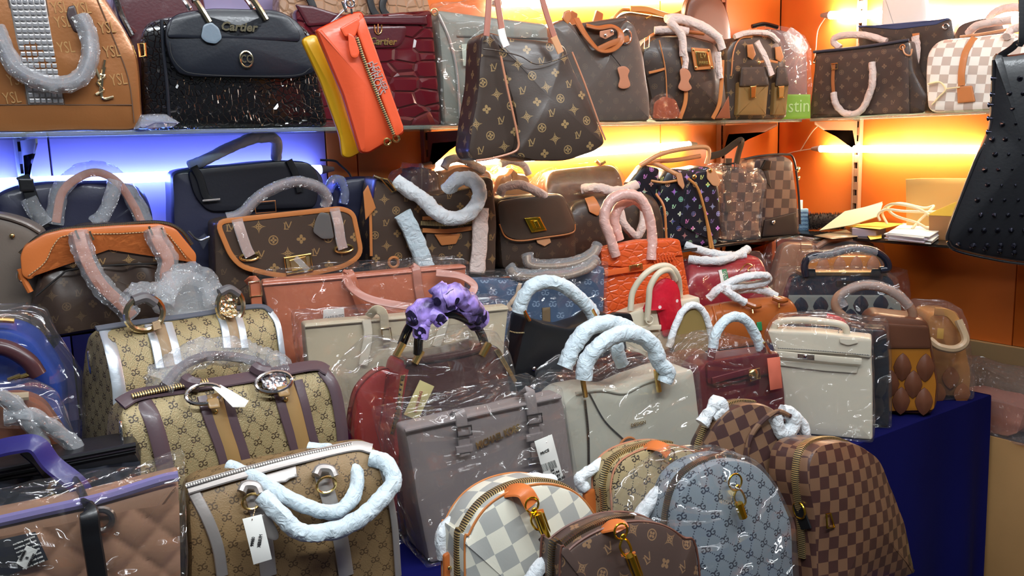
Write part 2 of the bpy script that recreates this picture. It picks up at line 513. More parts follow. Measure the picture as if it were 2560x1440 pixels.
zipm = mat('brass_zip', c8(48, 38, 30), .5, pat=lambda nt: dashes(nt, .0042, .5), col2=c8(236, 210, 146), rough2=.35, metal2=.8)
zipd = mat('dark_zip', c8(44, 38, 34), .5, pat=lambda nt: dashes(nt, .0036, .5), col2=c8(140, 118, 84), rough2=.3, metal2=1.0)
stitch = lambda name, a: mat(name, a, .6)
# ---------------------------------------------------------------- the setting
TOP, LOW, TAB, TIER, BEN = 1.65, 1.24, .80, .98, .59
WY, WX = 2.32, 2.96
orange = mat('orange_paint', c8(214, 108, 34), .45, var=.08, coat=.1)
lilac = mat('white_panel_paint', c8(164, 152, 190), .45, coat=.1)
wallm = mat('dark_joint', c8(70, 30, 14), .8)  # dark brown wall core that shows in the panel joints
xs = onY(816, 380, WY).x; xs2 = onY(893, 380, WY).x
w = struct(G().box((1.0, WY+.05, 1.5), (4.4, .06, 3.0)).build('wall_back', wallm))
def panel(x0, x1, m, z0=0., z1=3.0):
    G().slab([(x0+.002, z0), (x1-.002, z0), (x1-.002, z1), (x0+.002, z1)], WY, .03, r=.002, step=9, rings=1).build('panel', m, w)
panel(-1.2, .32, lilac); panel(.32, xs, lilac); panel(xs, xs2, orange); panel(xs2, 1.62, orange); panel(1.62, 2.30, orange); panel(2.30, WX, orange)
w2 = struct(G().box((WX+.05, .8, 1.5), (.06, 3.2, 3.0)).build('wall_right', wallm))
def rpanel(y0, y1, z0, z1, m, x=WX):
    G().slab([(y0+.002, z0), (y1-.002, z0), (y1-.002, z1), (y0+.002, z1)], 0, .03, r=.002, step=9, rings=1).xf(Matrix.Translation((x, 0, 0)) @ Matrix.Rotation(-math.pi/2, 4, 'Z') @ Matrix.Scale(-1, 4, (1, 0, 0))).build('panel', m, w2)
ys = onX(2148, 450, WX).y; ys2 = onX(2538, 730, WX).y; zl = onX(2480, 856, WX).z
beige = mat('beige_skirting', c8(150, 122, 84), .6)
rpanel(ys, WY, 0, 3, orange); rpanel(ys2, ys, zl, 3, orange); rpanel(-.7, ys2, zl, 3, orange)
struct(G().box((WX-.012, .75, zl/2), (.022, 2.9, zl), .003).build('baseboard_right', beige))
struct(G().box((1.0, .3, -.03), (5.4, 4.4, .06)).build('floor', mat('grey_floor', c8(96, 84, 76), .5, var=.15)))
# glass shelves with light showing in the edge
def glassmat(name, tint, edge, rough=.06, a=.5):
    M = bpy.data.materials.new(name); M.use_nodes = True; nt = M.node_tree; nt.nodes.clear()
    out = nt.nodes.new('ShaderNodeOutputMaterial'); tr = nt.nodes.new('ShaderNodeBsdfTransparent'); tr.inputs[0].default_value = (*tint, 1)
    gl = nt.nodes.new('ShaderNodeBsdfPrincipled'); gl.inputs['Base Color'].default_value = (*edge, 1); gl.inputs['Roughness'].default_value = rough
    mx = nt.nodes.new('ShaderNodeMixShader'); mx.inputs[0].default_value = a
    nt.links.new(tr.outputs[0], mx.inputs[1]); nt.links.new(gl.outputs[0], mx.inputs[2]); nt.links.new(mx.outputs[0], out.inputs[0])
    return M
gls = glassmat('clear_shelf_glass', (.8, .9, .86), (.30, .34, .30), .05, .45); glk = glassmat('dark_shelf_glass', (.06, .05, .05), (.018, .015, .014), .1, .85)
def shelf(name, label, z, back, m):
    if back: g = G().box(((-1.2+2.68)/2, 2.142, z-.005), (3.88, .284, .010), .002)
    else: g = G().box((2.8105, 1.28+(.16 if z < 1.5 else 0), z-.005), (.241, 1.39+(.32 if z < 1.5 else 0), .010), .002)
    o = g.build(name, m); tag(o, label, 'shelf'); return o
shelf('glass_shelf', 'upper clear glass shelf along the long back wall, full of bags', TOP, 1, gls)
shelf('glass_shelf', 'upper clear glass shelf on the orange right wall', TOP, 0, gls)
shelf('glass_shelf', 'lower dark glass shelf along the back wall, under the brown bags', LOW, 1, glk)
shelf('glass_shelf', 'lower dark glass shelf on the right wall, littered with papers', LOW, 0, glk)
# slotted uprights with bracket arms
steel = mat('painted_steel', c8(176, 130, 100), .45, .1); steeld = mat('brown_steel', c8(132, 70, 38), .45, .1)
def upright(px, py, back, m, label, arm=.27):
    p = onY(px, py, WY) if back else onX(px, py, WX)
    t = thing('slotted_upright', label, 'bracket', (p.x if back else WX, WY if back else p.y, 0), (0, 0, 0 if back else -math.pi/2), 'slotted wall uprights')
    g = G()
    for sx in (-.011, .011): g.box((sx, -.012, 1.55), (.006, .022, 2.7), .001)
    z = .3
    while z < 2.85: g.box((0, -.012, z), (.018, .018, .028)); z += .05
    g.build('post', m, t)
    G().box((0, -.004, 1.55), (.02, .004, 2.7)).build('slot_strip', dark_metal, t)
    for zz in (TOP, LOW):
        o = [(-.022, zz-.012), (-arm, zz-.012), (-arm, zz-.022), (-.22, zz-.042), (-.05, zz-.046), (-.022, zz-.12)]
        G().slab(o, -.002, .004, r=.0005, step=9, rings=1).xf(Matrix.Rotation(math.pi/2, 4, 'Z')).build('bracket_arm', m, t)
    return t
upright(55, 400, 1, mat('pale_steel', c8(180, 180, 200), .4, .1), 'slotted steel upright with bracket at the far left on the pale panel')
upright(1062, 380, 1, steeld, 'slotted steel upright with bracket left of the hanging monogram tote')
upright(1797, 300, 1, steeld, 'slotted steel upright with bracket near the corner of the back wall')
upright(2148, 400, 0, steel, 'slotted steel upright on the right wall behind the lit tube')
# fluorescent tubes
def emis(name, c, s):
    M = bpy.data.materials.new(name); M.use_nodes = True; nt = M.node_tree; nt.nodes.clear()
    o = nt.nodes.new('ShaderNodeOutputMaterial'); e = nt.nodes.new('ShaderNodeEmission'); e.inputs[0].default_value = (*c, 1); e.inputs[1].default_value = s
    nt.links.new(e.outputs[0], o.inputs[0]); return M
def tubelight(label, a, b, m, rr=.013, wires=()):
    a, b = Vector(a), Vector(b); t = thing('tube_light', label, 'lamp', a)
    d = (b-a).normalized(); L = b-a
    G().tube([(0, 0, 0), L], rr, 12, smooth=False).build('glass_tube', m, t)
    for s, q in ((-1, Vector((0, 0, 0))), (1, L)):
        G().tube([q-d*.002*s*-1, q+d*s*.022, q+d*s*.04], lambda k: rr*1.02*(1-.55*k), 10, smooth=False).build('end_cap', mat('grey_cap', c8(150, 130, 120), .4), t)
    for wq in wires: G().tube([Vector(p)-a for p in wq], .0022, 6).build('lamp_wire', mat('beige_wire', c8(206, 176, 150), .5), t)
    return t
warm = emis('warm_tube_glow', (1, .86, .55), 62); warmr = emis('warm_white_tube_glow', (1, .88, .58), 62); cold = emis('white_tube_glow', (1, .95, .84), 130); blue = emis('blue_tube_glow', (.14, .24, 1), 30); blue2 = emis('pale_blue_tube_glow', (.17, .27, 1), 34)
xr = WX-.035
a = onX(2052, 372, xr); b = onX(2452, 374, xr)
w1 = [onX(*q, WX-.006) for q in ((2030, 372), (1985, 380), (1955, 390), (1930, 410))]
tubelight('lit warm white tube on the right wall above the papers', a, b, warmr, wires=[w1, [onX(*q, WX-.006) for q in ((2000, 378), (2030, 330), (2055, 306))]])
a = onX(2076, 38, xr); b = onX(2700, 30, xr)
tubelight('lit white tube on the right wall above the brown tote bags', a, b, cold, .014, wires=[[onX(*q, WX-.006) for q in ((2066, 40), (2045, 75), (2040, 120), (2036, 150))]])
yb = WY-.035
tubelight('lit warm tube on the back wall behind the hanging monogram tote', onY(1085, 412, yb), onY(1722, 362, yb), warm)
tubelight('lit warm tube at the top of the back wall above the monogram bags', onY(1250, 8, yb), onY(1745, -12, yb), warm)
tubelight('blue lit tube on the pale wall panel at the left', onY(-60, 462, yb), onY(800, 424, yb), blue2)
# ---------------------------------------------------------------- tables and cloth
cloth = mat('royal_blue_cloth', c8(10, 13, 82), .9, spec=.15, grain=500, bs=.1, var=.12)
def draped(name, label, x0, x1, y0, y1, z, drop, fold=.012, right=True):
    t = thing(name, label, 'table', ((x0+x1)/2, (y0+y1)/2, drop)); T = Vector((-(x0+x1)/2, -(y0+y1)/2, -drop)); X = Matrix.Translation(T)
    G().box(((x0+x1)/2, (y0+y1)/2, z-.012), (x1-x0, y1-y0, .018), .004).xf(X).build('table_top', cloth, t)
    def fr(u, v):
        x = x0+(x1-x0)*u; k = v
        return (x, y0-.004-(fold*(1+math.sin(x*26+1.3*math.sin(x*7)))*k**.7), z-.003-(z-drop)*v)
    nu = int((x1-x0)*70)
    G().grid(nu, 10, fr, True).xf(X).build('front_drape', cloth, t)
    def sd(u, v):
        y = y0+(y1-y0)*u
        return (x1+.004+fold*(1+math.sin(y*30+.5))*v**.7, y, z-.003-(z-drop)*v)
    G().grid(24, 10, sd, True).xf(X).build('side_drape', cloth, t)
    return t
draped('display_table', 'long display table under royal blue cloth, its end showing at the right', -.75, 2.66, 1.285, 2.27, TAB, .02, .016)
draped('display_riser', 'blue covered step at the back of the display table', -.75, 2.78, 1.66, 2.27, TIER, TAB, .002)
draped('display_bench', 'low blue covered bench in front of the table, holding the small backpacks', .30, 1.46, .74, 1.238, BEN, .02, .008)
draped('display_bench', 'short blue covered bench end under the brown checked backpacks', 1.475, 1.78, .985, 1.238, BEN, .02, .006)
# ================================================================ helpers for bags
def gilt(b, y0, pts, r=.002, m=None, name='buckle', **k): return b.tube(name, m or gold, pts, y0, r, closed=True, n=6, smooth=False, **k)
def sidemat(o, m, sgn=-1, lim=.6):
    o.data.materials.append(m); k = len(o.data.materials)-1
    for q in o.data.polygons:
        if q.normal.x*sgn > lim: q.material_index = k
def topmat(o, m, lim=.7):
    o.data.materials.append(m); k = len(o.data.materials)-1
    for q in o.data.polygons:
        if q.normal.z > lim: q.material_index = k
def card(b, name, m, pts, y0=-.004, th=.0012, label=None, **k):
    return b.slab(name, m, pts, y0, th, r=.0004, step=.03, rings=1, label=label, **k)
def sew(b, pts, yo, m, r=.0009, name='stitching', **k):
    return b.tube(name, m, pts, yo, r, n=4, sub=4, **k)
def ringpart(b, name, m, x, y, rpx, yo=-.006, r=.0022, sx=1., sy=1., nrm=(0, 1, 0), up=None):
    c = b.L(x, y, yo); R0 = (b.L(x+rpx, y, yo)-c).length
    return b.part(G().torus(c, R0, r, nrm, sx, sy, up=up), name, m)
def knob(b, name, m, x, y, rpx, yo=-.003, sc=(1, .5, 1)):
    c = b.L(x, y, yo); R0 = (b.L(x+rpx, y, yo)-c).length
    return b.part(G().ball(c, R0, sc=sc), name, m)
thread = mat('pale_thread', c8(214, 186, 140), .7, pat=lambda nt: dashes(nt, .006, .35), col2=c8(90, 60, 40))
dthread = mat('brown_thread', c8(70, 50, 38), .7, pat=lambda nt: dashes(nt, .006, .35), col2=c8(150, 120, 90))
gthread = mat('grey_thread', c8(160, 160, 160), .7, pat=lambda nt: dashes(nt, .006, .4), col2=c8(50, 46, 44))

# ================================================================ front bench: backpacks
azur = mat('cream_grey_check_canvas', c8(222, 219, 202), .5, pat=lambda nt: checks(nt, .034, -.30), col2=c8(168, 169, 164), grain=300, bs=.1, bd=.001)
ebene = mat('brown_check_canvas', c8(122, 90, 68), .38, pat=lambda nt: checks(nt, .0255, .10), col2=c8(72, 47, 43), grain=300, bs=.1, bd=.001, coat=.15)
ebene2 = mat('brown_check_canvas_tilted', c8(122, 92, 70), .38, pat=lambda nt: checks(nt, .027, -.25), col2=c8(70, 48, 46), grain=300, bs=.1, bd=.001, coat=.15)
ggbeige = mat('beige_linked_letter_canvas', c8(170, 152, 112), .55, pat=lambda nt: ggmask(nt, .040, -.35), col2=c8(52, 42, 34), grain=400, bs=.12, bd=.001)
ggblue = mat('grey_blue_linked_letter_canvas', c8(128, 140, 148), .5, pat=lambda nt: ggmask(nt, .040, -.28), col2=c8(38, 46, 60), grain=400, bs=.12, bd=.001)
def padlock(b, x, y, dx, dy, plate_l=None, yo=-.012):
    """leather plate with a gold bar lock"""
    pl = card(b, 'lock_plate', VACH2, [(x-22, y-38), (x+14, y-46), (x+52, y+62), (x+14, y+74)], -.006, .004)
    b.tube('lock_bar', yellowgold, [(x, y-34), (x+30, y+46)], yo, .0075, n=10, smooth=False, parent=pl)
    b.tube('lock_frame', yellowgold, [(x-8, y-30), (x+14, y-36), (x+42, y+44), (x+20, y+54)], -.009, .002, closed=True, smooth=False, n=6, parent=pl)
def clip(b, x, y, yo=-.008, k=1., m=None):
    m = m or yellowgold
    ringpart(b, 'ring', m, x, y, 16*k, yo, .0018, up=(0, .2, 1))
    knob(b, 'swivel', m, x+6*k, y+14*k, 7*k, yo)
    b.tube('hook', m, [(x+6*k, y+18*k), (x-2*k, y+40*k), (x+12*k, y+62*k), (x+26*k, y+50*k), (x+18*k, y+26*k)], yo, .002, closed=True, n=6)
def rimline(b, pts, y, a0, a1, off=.002, smooth=6):
    """points round a body outline between two polar angles (degrees, clockwise from a0 to a1), pushed out by off"""
    P = resample(b.out(pts, 0, 0, smooth), .01)
    if area2(P) < 0: P.reverse()
    P = inset(P, -off)
    c = Vector(((min(p[0] for p in P)+max(p[0] for p in P))/2, (min(p[1] for p in P)+max(p[1] for p in P))/2))
    Q = []
    for p in P:
        t = math.degrees(math.atan2(p[1]-c[1], p[0]-c[0])) % 360
        if a1 <= t <= a0: Q.append((t, p))
    Q.sort(key=lambda q: -q[0])
    return [Vector((p[0], y, p[1])) for t, p in Q]
def backpack(name, label, px, Y, h, a, m, front, d, zip_, strap_pts, zm, lean=6, bulge=.018, strap_r=.012, cr=.003, piping=None, pipm=None):
    b = Bag(name, label, 'backpack', px, Y, h, a, lean)
    b.slab('body', m, front, 0, d, r=.010, bulge=bulge, smooth=6, cr=cr)
    a0, a1, zy = zip_
    b.part(G().tube(rimline(b, front, zy, a0, a1), flat=(.0045, .009), n=6, smooth=False, up=(0, 1, 0)), 'zipper', zm)
    if pipm:
        for y in (.006, d-.008): b.part(G().tube(rimline(b, front, y, 215, 20, .0), .0022, n=5, smooth=False), 'piping', pipm)
    if strap_pts: b.tube('wrapped_strap', tissue, strap_pts, d*.85, strap_r, nzs=.35, n=12, sub=8)
    return b
# white and grey checked backpack
b = backpack('backpack', 'small white and grey checked backpack with tan lock tab, front row', 1320, 1.10, BEN, -6, azur,
    [(1180, 'b'), (1166, 1400), (1178, 1335), (1222, 1268), (1290, 1226), (1370, 1212), (1440, 1232), (1492, 1290), (1516, 1360), (1520, 'b')], .105,
    (215, 60, .030),
    [(1112, 1395), (1108, 1335), (1150, 1290), (1200, 1240), (1255, 1212), (1320, 1200), (1385, 1204)], zipm, strap_r=.0135,
    pipm=VACH)
b.strap('top_tab', VACH2, [(1232, 1252, .05), (1270, 1228, .012), (1308, 1228, -.012), (1332, 1262, -.022)], 0, .0165, .003, up=(-.2, -.5, 1))
clip(b, 1330, 1262, -.024); padlock(b, 1344, 1318, 0, 0, yo=-.032)
b.slab('strap_anchor', VACH2, [(1112, 1390), (1140, 1374), (1142, 'b'), (1116, 'b')], .062, .012, r=.003, co=.004)
knob(b, 'stud', gold, 1124, 1420, 5, .055)
# brown monogram backpack, nearest
b = backpack('backpack', 'dark brown monogram backpack nearest the camera at the bottom edge', 1590, .94, BEN, -8, lvpack,
    [(1408, 'b'), (1404, 1425), (1428, 1378), (1490, 1335), (1570, 1308), (1650, 1312), (1710, 1345), (1752, 1405), (1772, 'b')], .075,
    (200, 80, .028),
    [(1325, 1452), (1350, 1420), (1410, 1372), (1460, 1336), (1530, 1308), (1585, 1302)], zipd, strap_r=.0125,
    pipm=leather('brown_piping', c8(104, 66, 54)))
b.strap('top_tab', VACH2, [(1474, 1342, .05), (1510, 1320, .01), (1545, 1312, -.01), (1556, 1326, -.018)], 0, .013, .003, up=(-.2, -.5, 1))
clip(b, 1552, 1328, -.024, 1.0); padlock(b, 1574, 1424, 0, 0, yo=-.032)
# beige linked-letter backpack
b = backpack('backpack', 'beige letter patterned backpack with tan tab, behind the blue-grey one', 1640, 1.175, BEN, -6, ggbeige,
    [(1545, 'b'), (1535, 1300), (1532, 1210), (1555, 1155), (1620, 1122), (1700, 1116), (1760, 1150), (1790, 1220), (1800, 'b')], .078,
    (215, 75, .030),
    [(1462, 1222), (1448, 1200), (1470, 1180), (1520, 1150), (1570, 1124), (1605, 1114)], zipm,
    pipm=leather('rose_piping', c8(190, 130, 100)))
b.strap('top_tab', VACH2, [(1590, 1130, .05), (1622, 1113, .012), (1655, 1118, -.012), (1672, 1134, -.02)], 0, .0155, .003, up=(-.2, -.5, 1))
clip(b, 1672, 1140, -.02, .9)
b.slab('strap_anchor', VACH2, [(1462, 1232), (1488, 1222), (1500, 1290), (1470, 1300)], .06, .012, r=.003, co=.004)
# blue-grey backpack in film
b = backpack('backpack', 'blue-grey letter patterned backpack inside clear plastic film', 1820, 1.0, BEN, -10, ggblue,
    [(1705, 'b'), (1690, 1390), (1690, 1300), (1715, 1215), (1775, 1165), (1850, 1150), (1920, 1185), (1968, 1270), (1985, 1360), (1992, 'b')], .09,
    (210, 80, .03),
    [(1610, 1330), (1602, 1290), (1640, 1240), (1690, 1188), (1750, 1158), (1830, 1150)], zipd, strap_r=.014)
clip(b, 1838, 1205, -.026, 1.0); b.tube('lock_bar', yellowgold, [(1846, 1258), (1858, 1294)], -.03, .008, n=8, smooth=False)
b.slab('plastic_wrap', film_strong, [(1660, 'b'), (1630, 1390), (1605, 1290), (1660, 1210), (1740, 1150), (1830, 1140), (1888, 1142), (1935, 1190), (1985, 1280), (2002, 1370), (2008, 'b')], -.020, .118, r=.016, bulge=.02, smooth=5, cr=.006)
# two brown checked backpacks
b = backpack('backpack', 'brown checked backpack with white wrapped straps, in front of the ivory flap handbag', 1880, 1.172, BEN, -14, ebene2,
    [(1770, 'b'), (1764, 1180), (1780, 1090), (1820, 1030), (1880, 1010), (1945, 1030), (1990, 1090), (2010, 1180), (2010, 'b')], .07,
    (215, 80, .034), None, zipm, bulge=.03, cr=.005)
b.tube('front_pocket_edge', ebene2, [(1856, 1240), (1866, 1130), (1890, 1070), (1940, 1030), (1975, 1040)], -.022, .006)
b.tube('wrapped_strap', tissue, [(1755, 1060), (1775, 1030), (1790, 1005), (1806, 1020), (1780, 1045)], .02, .014, nzs=.5, n=12, sub=8)
b.tube('wrapped_strap', tissue, [(1938, 1036), (1945, 1070), (1962, 1086), (1985, 1060), (1975, 1035), (1955, 1030)], -.01, .016, nzs=.4, n=12, sub=8)
b.tube('wrapped_strap', tissue, [(1980, 1034), (2005, 1060), (2018, 1100), (2030, 1125)], .0, .012, nzs=.35, n=12, sub=8)
b = backpack('backpack', 'brown checked backpack with a brass zip at the right end of the bench', 2120, 1.02, BEN, 2, ebene,
    [(2046, 'b'), (2040, 1330), (2026, 1200), (2046, 1120), (2120, 1104), (2190, 1142), (2230, 1210), (2262, 1300), (2284, 1400), (2288, 'b')], .105,
    (195, 60, .034), None, zipm, bulge=.022, cr=.004)
c = b.side(1998, 1276, 2040, 1276, .012)
b.part(G().torus(c, .017, .0024, (1, -.25, 0)), 'd_ring', yellowgold)
b.part(G().tube([b.side(x, y, 2040, 1276, .010) for x, y in ((1996, 1262), (2004, 1290), (2016, 1322))], flat=(.014, .003), up=(1, 0, 0)), 'ring_tab', black_l)
b.part(G().box(b.L(2072, 1278, .0), (.010, .008, .010), .002), 'zip_slider', yellowgold)
b.tube('zip_pull', yellowgold, [(2066, 1285), (2076, 1283), (2086, 1318), (2068, 1320)], -.012, .0022, closed=True, smooth=False, n=6)
b.tube('seam', leather('dark_brown_piping', c8(50, 34, 30)), [(2082, 1320), (2094, 1380), (2100, 1439)], .006, .003, n=6)
# ================================================================ table, front row from the left
def quilt(b, name, m, quad, y0, cell, amp, nu=60, nv=40):
    """padded panel between four pixel corners (bottom left, bottom right, top right, top left)"""
    A, B, C, D = [b.p(*q, y0) for q in quad]
    def fn(u, v):
        p = A*(1-u)*(1-v)+B*u*(1-v)+C*u*v+D*(1-u)*v
        a, c = (p[0]+p[1]*.9)/cell, (p[0]-p[1]*.9)/cell
        h = (abs(math.sin(a*math.pi))*abs(math.sin(c*math.pi)))**.45
        return (p[0], y0-amp*h, p[1])
    return b.part(G().grid(nu, nv, fn), name, m)
def filmbag(b, pts, y0, d, m=film, smooth=0, cr=.006, label=None, co=.01, **k):
    return b.slab('plastic_wrap', m, pts, y0, d, r=.006, co=0 if smooth else co, smooth=smooth, cr=cr, crf=11, label=label, **k)
goldgg = mat('gold_letter_canvas', c8(152, 136, 98), .42, .25, pat=lambda nt: ggmask(nt, .034, -.12), col2=c8(66, 52, 34), bump=lambda nt: nz(nt, 420, 2), bs=.5, bd=.002, var=.35, metal2=0)
goldgg2 = mat('bronze_letter_canvas', c8(136, 110, 74), .5, .1, pat=lambda nt: ggmask(nt, .034, -.1), col2=c8(84, 64, 40), bump=lambda nt: nz(nt, 420, 2), bs=.3, bd=.002, var=.3, metal2=0)
pewter = leather('pewter_leather', c8(168, 162, 158), .34, metal=.5); silver = leather('silver_leather', c8(188, 196, 204), .3, metal=.6)
mauve = leather('dark_mauve_leather', c8(84, 66, 72), .36); webtan = leather('tan_web', c8(150, 118, 70), .6); webcol = leather('taupe_web', c8(150, 126, 96), .6)
def band(b, name, m, pts, w, yo=-.003, t=.002, **k):
    """flat band lying on a barrel front, through pixel points"""
    return b.strap(name, m, pts, yo, w, t, up=(0, -1, .35), sub=6, **k)

# --- bronze letter duffel with pewter trim, nearest of the three
b = Bag('duffel_bag', 'bronze letter patterned duffel with pewter trim and a hanging white price tag, nearest of three', 'bag', 740, 1.325, TAB, -8)
b.barrel(770, 1122, .145, .45)
b.slab('body', goldgg2, [(474, 'b'), (470, 1290), (476, 1215), (600, 1168), (760, 1130), (900, 1108), (962, 1140), (985, 1230), (1000, 'b')], 0, .145, r=.010, co=.03, cr=.003, step=.012, rings=12)
band(b, 'end_piping', pewter, [(482, 1226), (520, 1300), (545, 1370), (556, 1440)], .009)
band(b, 'end_piping', pewter, [(940, 1138), (962, 1190), (985, 1300), (996, 1440)], .006)
for q in ([(622, 1198), (640, 1260), (660, 1340), (672, 1440)], [(800, 1170), (824, 1250), (850, 1340), (866, 1440)]): band(b, 'vertical_band', pewter, q, .013)
b.strap('zip_band', pewter, [(468, 1222), (600, 1184), (740, 1148), (880, 1116), (930, 1122)], -.004, .011, .003, up=(0, -.6, .8))
b.strap('zipper', mat('steel_zip', c8(90, 86, 84), .4, pat=lambda nt: dashes(nt, .004, .5), col2=c8(200, 198, 190), rough2=.2, metal2=1.0), [(464, 1216), (600, 1176), (740, 1140), (880, 1110)], -.010, .0035, .002, up=(0, -.6, .8))
b.slab('name_patch', pewter, [(664, 1188), (740, 1166), (744, 1192), (726, 1198), (716, 1206), (668, 1212)], -.009, .004, r=.002, step=.01)
wh = dict(nzs=.28, n=12, sub=10)
b.tube('wrapped_handle', tissue_b, [(572, 1166, .03), (640, 1196, .0), (704, 1236, -.02), (770, 1268, -.03), (836, 1280, -.03), (878, 1250, -.02), (894, 1196, 0), (872, 1152, .02), (820, 1128, .03), (770, 1122, .04)], 0, .0125, **wh)
b.tube('wrapped_handle', tissue_b, [(655, 1240, -.035), (700, 1286, -.05), (745, 1326, -.055), (790, 1334, -.06), (860, 1318, -.06), (920, 1280, -.055), (966, 1232, -.04), (985, 1196, -.03), (962, 1156, -.01), (925, 1146, 0)], 0, .0145, **wh)
for (x, y) in ((626, 1228), (812, 1186)):
    b.tube('handle_loop', pewter, [(x-22, y+2), (x-12, y-14), (x+14, y-12), (x+24, y+6)], -.018, .008)
    ringpart(b, 'ring', gold, x+4, y+26, 24, -.016, .0022, 1, .85)
card(b, 'price_tag', white_p, [(606, 1298), (654, 1286), (680, 1398), (634, 1412)], -.052, label='white price tag')
pt = bpy.data.objects[b.o.children[-1].name]
b.text('XELIUM', 650, 1352, -.0535, 9, ink, rot=1.33, parent=pt, sx=.8); b.text('99980', 632, 1354, -.0535, 9, ink, rot=1.33, parent=pt, sx=.8)
b.tube('tag_string', thread, [(630, 1300, -.053), (636, 1280, -.04), (640, 1262, -.02)], 0, .0008, n=4)
b.slab('leather_tag', pewter, [(652, 1288), (672, 1282), (696, 1330), (698, 1346), (688, 1352), (668, 1346)], -.034, .003, r=.001, co=.004)
# --- gold duffel with dark mauve trim
b = Bag('duffel_bag', 'gold letter patterned duffel with dark mauve bands and an oval metal crest, middle of three', 'bag', 590, 1.485, TAB, 5)
b.barrel(600, 940, .14, .5)
b.slab('body', goldgg, [(330, 'b'), (318, 1160), (300, 1040), (322, 990), (460, 965), (640, 935), (790, 910), (838, 940), (856, 1030), (866, 1120), (868, 'b')], 0, .14, r=.010, co=.035, cr=.004, step=.012, rings=12)
band(b, 'end_piping', mauve, [(352, 996), (378, 1040), (400, 1110), (420, 1200)], .014); band(b, 'end_piping', mauve, [(806, 924), (836, 970), (852, 1050), (858, 1110)], .012)
for q in ([(505, 990), (520, 1040), (550, 1120), (572, 1200)], [(570, 976), (580, 1040), (606, 1120), (624, 1180)], [(690, 962), (706, 1020), (724, 1080), (742, 1140)], [(745, 950), (762, 1010), (776, 1070), (790, 1120)]): band(b, 'trim_band', mauve, q, .009)
band(b, 'web_band', webtan, [(534, 985), (550, 1040), (578, 1120), (600, 1190)], .014); band(b, 'web_band', webtan, [(716, 960), (734, 1015), (750, 1075), (766, 1140)], .014)
b.strap('zip_band', mauve, [(300, 1010), (350, 985), (470, 968), (640, 940), (780, 914), (820, 926)], -.004, .014, .003, up=(0, -.5, .8))
b.strap('zipper', zipm, [(330, 990), (420, 970), (520, 952)], -.012, .005, .003, up=(0, -.5, .8))
for (x, y) in ((510, 985), (685, 955)):
    ringpart(b, 'oval_ring', chrome, x, y, 46, -.024, .0035, 1, .58, nrm=(0, -.8, .55))
    b.tube('handle_base', mauve, [(x-50, y-36, 0), (x-34, y-26, -.012), (x-10, y-22, -.02)], 0, .013)
    b.slab('ring_tab', webtan, [(x+8, y+14), (x+36, y+8), (x+42, y+34), (x+14, y+38)], -.026, .006, r=.002, co=.003)
    knob(b, 'rivet', gold, x+30, y+44, 6, -.008)
b.slab('crest_plate', mat('embossed_silver', c8(226, 226, 230), .22, 1, bump=lambda nt: vor(nt, 160, 'F1'), bs=.8, bd=.003), [(646, 945), (690, 930), (722, 950), (712, 972), (670, 978)], -.020, .004, r=.002, co=.02)
b.text('GUCCI', 686, 956, -.0215, 14, mat('engraved_grey', c8(110, 110, 120), .4), rot=.15)
filmh = dict(nzs=.55, n=14, sub=8)
b.tube('film_wrapped_handle', wrapm, [(392, 966, .0), (430, 920, .02), (500, 882, .04), (570, 880, .05), (640, 896, .05), (684, 912, .03), (690, 930, .0)], 0, .026, **filmh)
b.tube('handle_core', mauve, [(410, 966, .0), (450, 920, .02), (510, 892, .04), (580, 892, .05), (640, 904, .05), (668, 922, .03)], 0, .009)
card(b, 'price_tag', white_p, [(530, 968), (552, 962), (622, 1002), (612, 1018), (582, 1018)], -.034, label='blank white swing tag')
b.part(G().torus(b.side(304, 1082, 320, 1082, .010), .014, .0025, (1, -.3, 0), 1, 1.4), 'd_ring', chrome)
# --- gold duffel with silver trim
b = Bag('duffel_bag', 'gold letter patterned duffel with silver bands and round metal rings, hindmost of three', 'bag', 500, 1.69, TIER, 10)
b.barrel(480, 784, .185, .4)
b.slab('body', goldgg, [(296, 'b'), (288, 960), (262, 850), (270, 818), (380, 800), (540, 778), (650, 765), (690, 790), (705, 860), (712, 'b')], 0, .185, r=.010, co=.03, cr=.003, step=.012, rings=12)
band(b, 'end_piping', silver, [(262, 822), (280, 880), (296, 960), (300, 1010)], .012); band(b, 'end_piping', silver, [(676, 780), (694, 810), (704, 870), (708, 910)], .007)
for q in ([(372, 812), (388, 860), (400, 920)], [(420, 806), (436, 860), (446, 910)], [(550, 786), (562, 820), (568, 870)], [(592, 780), (604, 820), (612, 870)]): band(b, 'trim_band', silver, q, .0085)
band(b, 'web_band', webcol, [(398, 812), (414, 860), (428, 915)], .012); band(b, 'web_band', webcol, [(572, 786), (584, 820), (592, 870)], .012)
b.strap('zip_band', leather('slate_leather', c8(88, 92, 102), .35), [(240, 822), (330, 808), (470, 790), (640, 766), (680, 780)], -.004, .007, .003, up=(0, -.5, .8))
ringpart(b, 'round_ring', pgold, 362, 784, 46, -.03, .0058, 1, .92); ringpart(b, 'round_ring', pgold, 576, 764, 36, -.03, .005, .9, 1.05)
b.slab('crest_plate', mat('pierced_pale_gold', c8(240, 226, 190), .2, 1, bump=lambda nt: vor(nt, 120, 'F1'), bs=1., bd=.004), [(552, 736), (598, 732), (604, 790), (564, 798)], -.03, .004, r=.002, co=.02)
b.tube('handle_loop', mat('grey_loop', c8(96, 92, 94), .4), [(332, 752), (362, 744), (388, 758)], -.03, .010); b.tube('handle_loop', mat('grey_loop', c8(96, 92, 94), .4), [(548, 732), (572, 722), (596, 736)], -.03, .009)
b.tube('film_wrapped_handle', wrapm, [(405, 765, .02), (425, 705, .04), (470, 682, .05), (515, 700, .05), (540, 760, .03)], 0, .022, **filmh)
